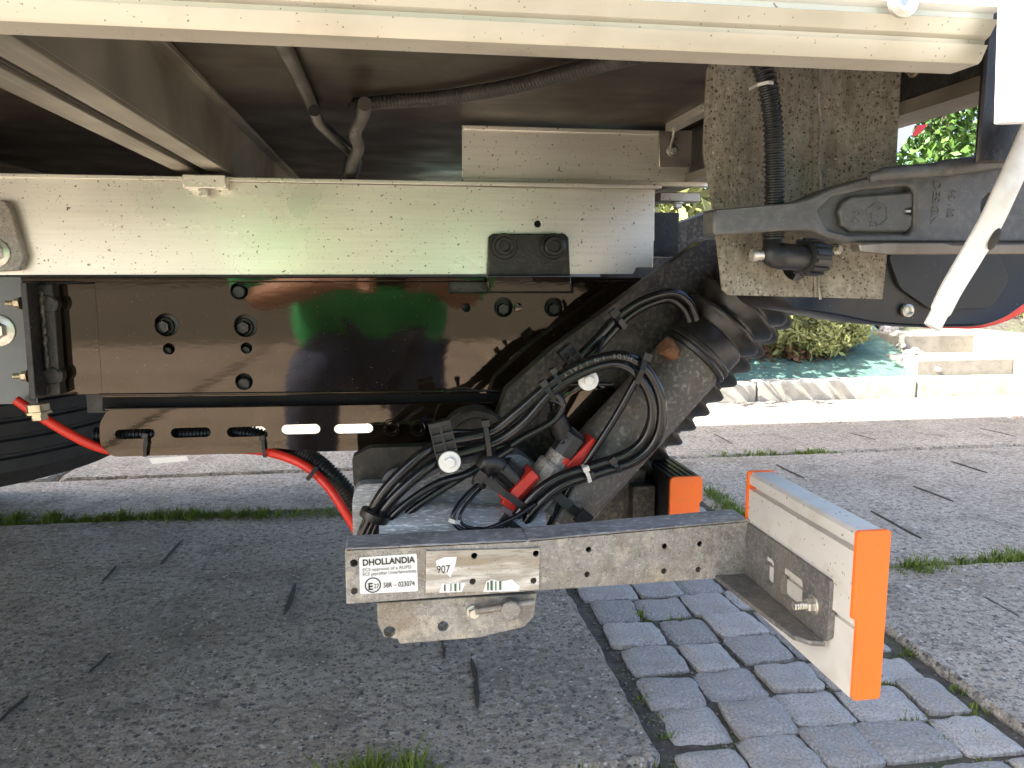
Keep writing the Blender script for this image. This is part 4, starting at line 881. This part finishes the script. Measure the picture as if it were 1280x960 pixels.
foil = ppl('data_plate', 'silver', bar, [(533, 689), (675, 685), (674, 737), (532, 742)], YU - .0022, .002, [(593, 695, 4.2), (591, 727, 4.2), (670, 692, 4.2), (667, 726, 4.2)], .0004)
ppl('torn_label', 'sticker', foil, [(545, 701), (556, 696), (571, 696), (569, 707), (566, 714), (563, 722), (557, 715), (546, 712)], YU - .0028, .0004, [], 0)
text('lettering', '907', 'ink', foil, P(545.5, 716.5, YU - .0032), 14.5 * u1, P(600, 713.5, YU) - P(545.5, 716.5, YU), (0, 0, 1), .0001, sx=.82)
ppl('torn_label', 'sticker', foil, [(549, 741), (553, 729), (560, 730), (582, 728), (579, 736), (577, 740)], YU - .0028, .0004, [], 0)
ppl('torn_label', 'sticker', foil, [(604, 740), (608, 727), (615, 724), (626, 727), (640, 724), (650, 733), (648, 739)], YU - .0028, .0004, [], 0)
for x_, w_, t_, b_2 in ((555, 2, 731, 739), (563, 1.3, 730, 739), (568, 2.4, 730, 739), (574, 1.3, 729, 738), (609, 2, 728, 738), (613, 3, 726, 738), (619, 1.5, 727, 738), (624, 2.6, 727, 737.5)):
    ppl('barcode_bar', 'greenink', foil, [(x_, t_), (x_ + w_, t_), (x_ + w_, b_2), (x_, b_2)], YU - .0033, .0003, [], 0)

# ============================================================ SPLASH PLATE, LEVER, LAMP (rear right)
YP = .565
SPL = thing('splash_plate', 'speckled grey steel splash plate hanging from the floor beside the tail lamp', 'plate', P(1000, 370, YP))
ob = ppl('plate_sheet', 'mud', SPL, [(884, 88), (905, 40), (1026, 40), (1025, 372), (912, 369), (904, 362), (893, 270), (880, 190)], YP, .003, [(1004, 328, 24)], .0006)
for v in ob.data.vertices:
    v.co.y += .010 * max(0, min(1, (v.co.x - P(905, 200, YP).x) / .07)) + .0015 * noise.noise(v.co * 30)
p2 = xz([(1026, 40), (1127, 40), (1124, 90), (1117, 215), (1104, 345), (1101, 374), (1026, 372)], YP)
def fold(a, b):
    x0_ = P(1026, 200, YP).x; return (a, YP + .010 - (a - x0_) * .22, b)
plate('plate_fold', 'mud', SPL, p2, [], fold, Vector((0, .003, 0)), .0006)
wl = B(); ps = [P(1025 + 1.5 * math.sin(i * .9), 66 + i * 11, YP + .007) for i in range(29)]; wl.tube([p + Vector((random.uniform(-.0006, .0006), 0, 0)) for p in ps], [random.uniform(.0006, .0014) for _ in ps], 6); wl.build('fold_seam', 'galv', SPL, smooth=60)
hexbolt('plate_rivet', 'zinc', SPL, P(1046, 312, YP + .004), YF, .004, .003, .002)
PC = thing('corrugated_conduit', 'black corrugated conduit hanging down in front of the splash plate to a screw plug', 'conduit', P(968, 300, YP - .02))
conduit('conduit_tube', 'conduit', PC, [(926, 30, .545), (944, 66, .543), (958, 100, .54), (966, 150, .54), (968, 200, .54), (968, 252, .54), (968, 300, .54)], .54, .0072, .0036)
tie(PC, (947, 106), (967, 103), .53, 4, 'tie_white', False)
plg = B().tube(cr(pxpath([(966, 292, .545), (966, 318, .54), (975, 320, .54), (1000, 322, .548), (1020, 324, .556)], 1), 5), [.0068] * 4 + [.0086] * 5 + [.0096] * 12, 20).build('screw_plug', 'plastic', PC, smooth=50)
nt_ = B(); c0 = P(1003, 321, .548); dn = (P(1030, 323, .56) - c0).normalized(); nt_.lathe(c0, dn, [(0, .012), (.018, .0128), (.019, .0115)], 24)
for k in range(14):
    an = k / 14 * math.tau; n_ = dn.cross(Vector((0, 1, 0))).normalized(); u_ = n_ * math.cos(an) + dn.cross(n_) * math.sin(an); nt_.obox(c0 + dn * .0095 + u_ * .0128, dn * .009, u_ * .0011, dn.cross(u_) * .0014)
nt_.build('plug_nut', 'plastic', plg, smooth=30)
B().lathe(P(956, 319, .54), (-1, 0, .0), [(0, .0035), (.006, .0035), (.006, .0045), (.010, .0045), (.0105, .003)], 14).build('plug_pin', 'zinc', plg, smooth=30)
# tail lamp: rounded black housing with red lens edge
YT = .62
LP = thing('tail_lamp', 'black tail lamp housing edged in red below the splash plate', 'lamp', P(1120, 405, YT))
lo = [(965, 372), (985, 388), (1040, 396), (1090, 407), (1160, 411), (1230, 410), (1262, 400), (1300, 372), (1325, 320), (1325, 262), (1100, 262), (1000, 320)]
hb = xz(lo, YT); nL = len(hb); hb_r = rounded(hb, .012, 5); nL = len(hb_r)
cxm = sum(a for a, b in hb_r) / nL; czm = sum(b for a, b in hb_r) / nL
lv = []; lf = []
for k, (s_, dy) in enumerate(((.90, .002), (.94, .0), (.98, .006), (1.0, .018), (1.0, .075), (.97, .085))):
    lv += [(cxm + (a - cxm) * s_, YT + dy, czm + (b - czm) * s_) for a, b in hb_r]
for k in range(5):
    for i in range(nL): lf.append((k * nL + i, k * nL + (i + 1) % nL, (k + 1) * nL + (i + 1) % nL, (k + 1) * nL + i))
lf += [tuple(range(nL)), tuple(range(5 * nL, 6 * nL))]
B().add(lv, lf).build('lamp_housing', 'plastic', LP, smooth=50)
rl = []; hb_r = rounded(xz([(1112, 384), (1160, 409), (1236, 411), (1274, 401), (1320, 374), (1352, 320), (1352, 262), (1112, 262)], YT + .06), .012, 5); nL = len(hb_r)
for k, (s_, dy) in enumerate(((1.0, .0755), (1.018, .077), (1.018, .098), (1.0, .104))): rl += [(cxm + (a - cxm) * s_, YT + dy, czm - .001 + (b - czm) * s_) for a, b in hb_r]
rf = []
for k in range(3):
    for i in range(nL): rf.append((k * nL + i, k * nL + (i + 1) % nL, (k + 1) * nL + (i + 1) % nL, (k + 1) * nL + i))
rf += [tuple(range(nL)), tuple(range(3 * nL, 4 * nL))]
B().add(rl, rf).build('lamp_lens', 'redlens', LP, smooth=50)
ppl('lamp_panel', 'plastic', LP, [(1110, 318), (1250, 318), (1262, 350), (1240, 384), (1165, 388), (1125, 360)], YT - .003, .004, [], .0015, .006)
B().lathe(P(1133, 388, YT - .0), YF, [(0, .0055), (.003, .0055), (.004, .004), (.003, .003), (.001, .0026)], 20).build('lamp_screw', 'zinc', LP, smooth=30)
# cast lever
YV = .52
LV = thing('lift_lever', 'black cast iron lift lever with oval cover and raised lettering', 'lever', P(1100, 300, YV))
lo = [(892, 262), (985, 254), (1012, 247), (1035, 236), (1082, 222), (1105, 219), (1200, 209), (1330, 194), (1330, 303), (1200, 303), (1060, 303), (1036, 297), (1015, 288), (985, 288), (892, 294)]
pocket = [(1022, 262), (1040, 246), (1075, 238), (1135, 232), (1144, 238), (1143, 286), (1136, 293), (1060, 293), (1036, 287)]
lev = ppl('lever_body', 'lever', LV, lo, YV, .020, [(pocket,), ([(1228, 250), (1238, 241), (1262, 237), (1258, 252), (1240, 268), (1232, 272), (1227, 264)],)], .0018)
ppl('lever_pocket', 'lever', lev, [(1017, 259), (1040, 243), (1075, 235), (1140, 228), (1149, 236), (1148, 290), (1138, 297), (1058, 297), (1032, 290)], YV + .008, .004, [], 0)
ppl('lever_pocket', 'lever', lev, [(1222, 230), (1270, 228), (1270, 280), (1222, 280)], YV + .0125, .004, [], 0)
cov = ppl('lever_cover', 'lever', LV, [(1049, 264), (1054, 252), (1066, 245), (1090, 243), (1141, 239), (1141, 261), (1133, 261), (1133, 267), (1141, 267), (1140, 284), (1134, 290), (1064, 290), (1052, 282)], YV + .0025, .006, [], .0015)
B().lathe(P(1137.5, 264, YV + .002), (-1, 0, 0), [(0, .0012), (.004, .0012)], 8).build('cover_pin', 'zinc', cov)
hx = [P(a, b, YV + .0022) for a, b in ((1083, 262), (1095, 254), (1108, 257), (1109, 274), (1100, 281), (1087, 276), (1083, 262))]
B().tube(hx, .0004, 5).build('cover_emblem', 'emboss', cov)
B().tube([P(1098.5 + 2.4 * math.cos(k * .52), 259.5 + 2.4 * math.sin(k * .52), YV + .0022) for k in range(13)], .0003, 5).build('cover_emblem', 'emboss', cov)
text('embossed_letter', 'UG', 'emboss', cov, P(1089, 264, YV + .0022), 15 * M(YV), (0, 0, -1), (1, 0, 0), .0003)
text('embossed_letter', 'SK', 'emboss', cov, P(1066, 262, YV + .0022), 15 * M(YV), (0, 0, -1), (1, 0, 0), .0003)
text('embossed_letter', 'DESIGN', 'emboss', lev, P(1168, 226, YV - .0001), 15.5 * M(YV), (-.02, 0, -1), (1, 0, 0), .0005, sx=1.05)
text('embossed_letter', '95/188', 'emboss', lev, P(1187, 236, YV - .0001), 14.5 * M(YV), (-.02, 0, -1), (1, 0, 0), .0005, sx=.95)
B().tube(cr(pxpath([(1086, 222, .505), (1110, 217, .503), (1160, 213, .502), (1200, 208, .5), (1250, 201, .5), (1330, 193, .5)], 1), 5), [.0035] * 4 + [.0048] * 8 + [.0058] * 14, 14, flat=.8).build('lever_bar', 'lever', LV, smooth=50)
ls = ppl('lever_strip', 'beam', LV, [(1074, 305), (1112, 303), (1180, 303), (1192, 306), (1330, 304), (1330, 317), (1180, 318), (1110, 318), (1076, 314)], .512, .012, [], .001)
# handle bar
HN = [P(1165, 409, .470), P(1176, 388, .470), P(1190, 360, .468), P(1215, 318, .466), P(1238, 278, .464), P(1256, 240, .462), P(1276, 196, .462), P(1300, 140, .462)]
hd = thing('grab_bar', 'galvanised grab bar coloured as if sunlit, with slotted flattened end in front of the lever', 'bar', HN[0])
B().tube(cr(HN, 6), [.0068] * 3 + [.0060] * 4 + [.0072] * 6 + [.0084] * 36, 18, flat=.8).build('handle_tube', 'zinc', hd, smooth=50) if False else None
pth = cr(HN, 6); rs = [(.0064 if i < 6 else .0072 + .0012 * min(1, i / 20)) for i in range(len(pth))]
B().tube(pth, rs, 18, flat=.5).build('handle_tube', 'bar_sunlit', hd, smooth=50)
q = (P(1250, 262, .456) - P(1238, 300, .456)); sl_c = P(1244, 296, .457)
so_ = B(); so_.lathe(P(1243, 299, .4592), YF, [(0, .0022), (.0006, .0022)], 10); pts = [P(1236 + 14 * t, 312 - 26 * t,   .4605 - .0) for t in [i / 6 for i in range(7)]]
so_ = B().tube(pts, [.0010, .0026, .0031, .0032, .0031, .0026, .001], 10, flat=.35); so_.build('handle_slot', 'crack', hd, smooth=50)
# warning flag of the lift platform on the far side
WF = thing('warning_flag', 'white and red warning flag hanging behind the splash plate', 'flag', P(1125, 195, 1.7))
ppl('flag_sheet', 'white', WF, [(1095, 165), (1146, 150), (1140, 166), (1117, 197), (1095, 200)], 1.7, .003, [], 0)
ppl('flag_stripe', 'redlens', WF, [(1147, 157), (1160, 155), (1150, 167), (1142, 171), (1141, 167)], 1.698, .0018, [], 0)
B().tube([P(1100, 140, 1.72), P(1098, 205, 1.72)], .006, 8).build('flag_pole', 'beam', WF)

# ============================================================ PHOTOGRAPHER (mirrored in the black lacquer)
def skin(name, m, parent, verts, edges, radii, sub=2):
    me = bpy.data.meshes.new(name); me.from_pydata([tuple(v) for v in verts], edges, []); me.update()
    o = bpy.data.objects.new(name, me); col.objects.link(o); o.modifiers.new('skin', 'SKIN'); s_ = o.modifiers.new('sub', 'SUBSURF'); s_.levels = sub; s_.render_levels = sub
    sd = me.skin_vertices[0].data
    for i, r in enumerate(radii): sd[i].radius = (r, r) if not isinstance(r, tuple) else r
    sd[0].use_root = True
    dg = bpy.context.evaluated_depsgraph_get(); ev = bpy.data.meshes.new_from_object(o.evaluated_get(dg)); bpy.data.objects.remove(o); ev.name = name
    return link(name, ev, m, parent, smooth=180)
PN = thing('person', 'person kneeling in green shirt and blue jeans holding a small camera, mirrored in black lacquer', 'person', (-.05, -.55, 0))
# body: pelvis, spine, neck, head, arms with hands, legs
V = [(-.05, -.62, .50), (-.05, -.58, .70), (-.05, -.52, .92), (-.05, -.50, 1.06), (-.05, -.47, 1.15), (-.05, -.45, 1.23), (-.05, -.44, 1.31)]
Rd = [(.15, .12), (.14, .11), (.17, .12), (.07, .07), (.062, .062), (.078, .095), (.06, .07)]
E = [(0, 1), (1, 2), (2, 3), (3, 4), (4, 5), (5, 6)]
for sx in (-1, 1):
    b0 = len(V); V += [(-.05 + sx * .19, -.50, 1.0), (-.08 + sx * .31, -.37, .64), (-.02 + sx * .13, -.17, .71), (-.01 + sx * .075, -.085, .71)]; Rd += [.065, .05, .036, (.03, .04)]
    E += [(2, b0), (b0, b0 + 1), (b0 + 1, b0 + 2), (b0 + 2, b0 + 3)]
    for k in range(4):
        f0 = len(V); z_ = .735 - k * .018; V += [(-.0 + sx * .068, -.045, z_), (sx * .052, -.025, z_), (sx * .035, -.022, z_ - .002)]; Rd += [.0095, .0085, .0075]; E += [(b0 + 3, f0), (f0, f0 + 1), (f0 + 1, f0 + 2)]
    f0 = len(V); V += [(sx * .055, -.095, .742), (sx * .035, -.075, .755)]; Rd += [.011, .009]; E += [(b0 + 3, f0), (f0, f0 + 1)]
b0 = len(V)
V += [(-.16, -.56, .46), (-.22, -.24, .44), (-.23, -.27, .10), (-.23, -.13, .05), (.06, -.58, .44), (.12, -.32, .09), (.12, -.72, .08), (.12, -.84, .06)]
Rd += [.095, .07, .05, .045, .095, .07, .05, .045]; E += [(0, b0), (b0, b0 + 1), (b0 + 1, b0 + 2), (b0 + 2, b0 + 3), (0, b0 + 4), (b0 + 4, b0 + 5), (b0 + 5, b0 + 6), (b0 + 6, b0 + 7)]
skin('body', 'skin', PN, V, E, Rd, 2)
# clothing
V = [(-.07, -.62, .40), (-.06, -.58, .66), (-.05, -.52, .92), (-.05, -.50, 1.03)]; Rd = [(.29, .20), (.27, .18), (.225, .155), (.10, .095)]; E = [(0, 1), (1, 2), (2, 3)]
for sx in (-1, 1):
    b0 = len(V); V += [(-.05 + sx * .19, -.50, 1.0), (-.08 + sx * .29, -.42, .78), (-.08 + sx * .31, -.38, .62)]; Rd += [.09, .10, .10]; E += [(2, b0), (b0, b0 + 1), (b0 + 1, b0 + 2)]
skin('shirt', 'shirt', PN, V, E, Rd, 2)
V = [(-.05, -.62, .50), (-.16, -.56, .46), (-.22, -.24, .44), (-.23, -.27, .12), (.06, -.58, .44), (.12, -.32, .09), (.12, -.72, .085)]
skin('jeans', 'jeans', PN, V, [(0, 1), (1, 2), (2, 3), (0, 4), (4, 5), (5, 6)], [(.16, .14), .115, .088, .066, .115, .085, .064], 2)
for p, d in (((-.23, -.29, .045), (0, 1, 0)), ((.12, -.90, .055), (0, 1, .0))):
    B().lathe(p, d, [(0, .025), (.02, .042), (.10, .045), (.18, .042), (.23, .03), (.245, .012)], 16).build('shoe', 'shoe', PN, smooth=60)
hr = B(); 
hv = []; 
for i in range(9):
    for j in range(16):
        a = math.pi * .62 * i / 8; b = j / 16 * math.tau; r_ = .112 * (1 + .05 * noise.noise(Vector((i, j, 0))))
        hv.append((-.05 + r_ * .86 * math.sin(a) * math.cos(b), -.46 + r_ * math.sin(a) * math.sin(b), 1.255 + r_ * 1.05 * math.cos(a)))
hr.add(hv, [(i * 16 + j, i * 16 + (j + 1) % 16, (i + 1) * 16 + (j + 1) % 16, (i + 1) * 16 + j) for i in range(8) for j in range(16)]); hr.build('hair', 'hair', PN, smooth=180)
for sx in (-1, 1):
    B().lathe((-.05 + sx * .032, -.352, 1.225), (0, 1, 0), [(0, .006), (.006, .012), (.012, .0125), (.016, .008)], 14).build('eye', 'sticker', PN, smooth=60)
    B().lathe((-.05 + sx * .080, -.455, 1.225), (sx, 0, 0), [(0, .022), (.010, .026), (.014, .020)], 12).build('ear', 'skin', PN, smooth=60)
B().lathe((-.05, -.365, 1.20), (0, 1, -.25), [(0, .018), (.02, .014), (.032, .008)], 12).build('nose', 'skin', PN, smooth=60)
B().tube([(-.075, -.362, 1.165), (-.05, -.352, 1.163), (-.025, -.362, 1.165)], [.004, .007, .004], 8).build('mouth', 'red', PN, smooth=60)
cmr = thing('compact_camera', 'small black compact camera held by the kneeling person', 'camera', (0, -.05, .68))
B().box(-.058, .058, -.062, -.03, .685, .757).build('camera_body', 'plastic', cmr, bevel=.004)
B().lathe((0, -.03, .72), (0, 1, 0), [(0, .03), (.012, .03), (.013, .024), (.02, .024)], 28).build('camera_lens', 'plastic', cmr, smooth=30)
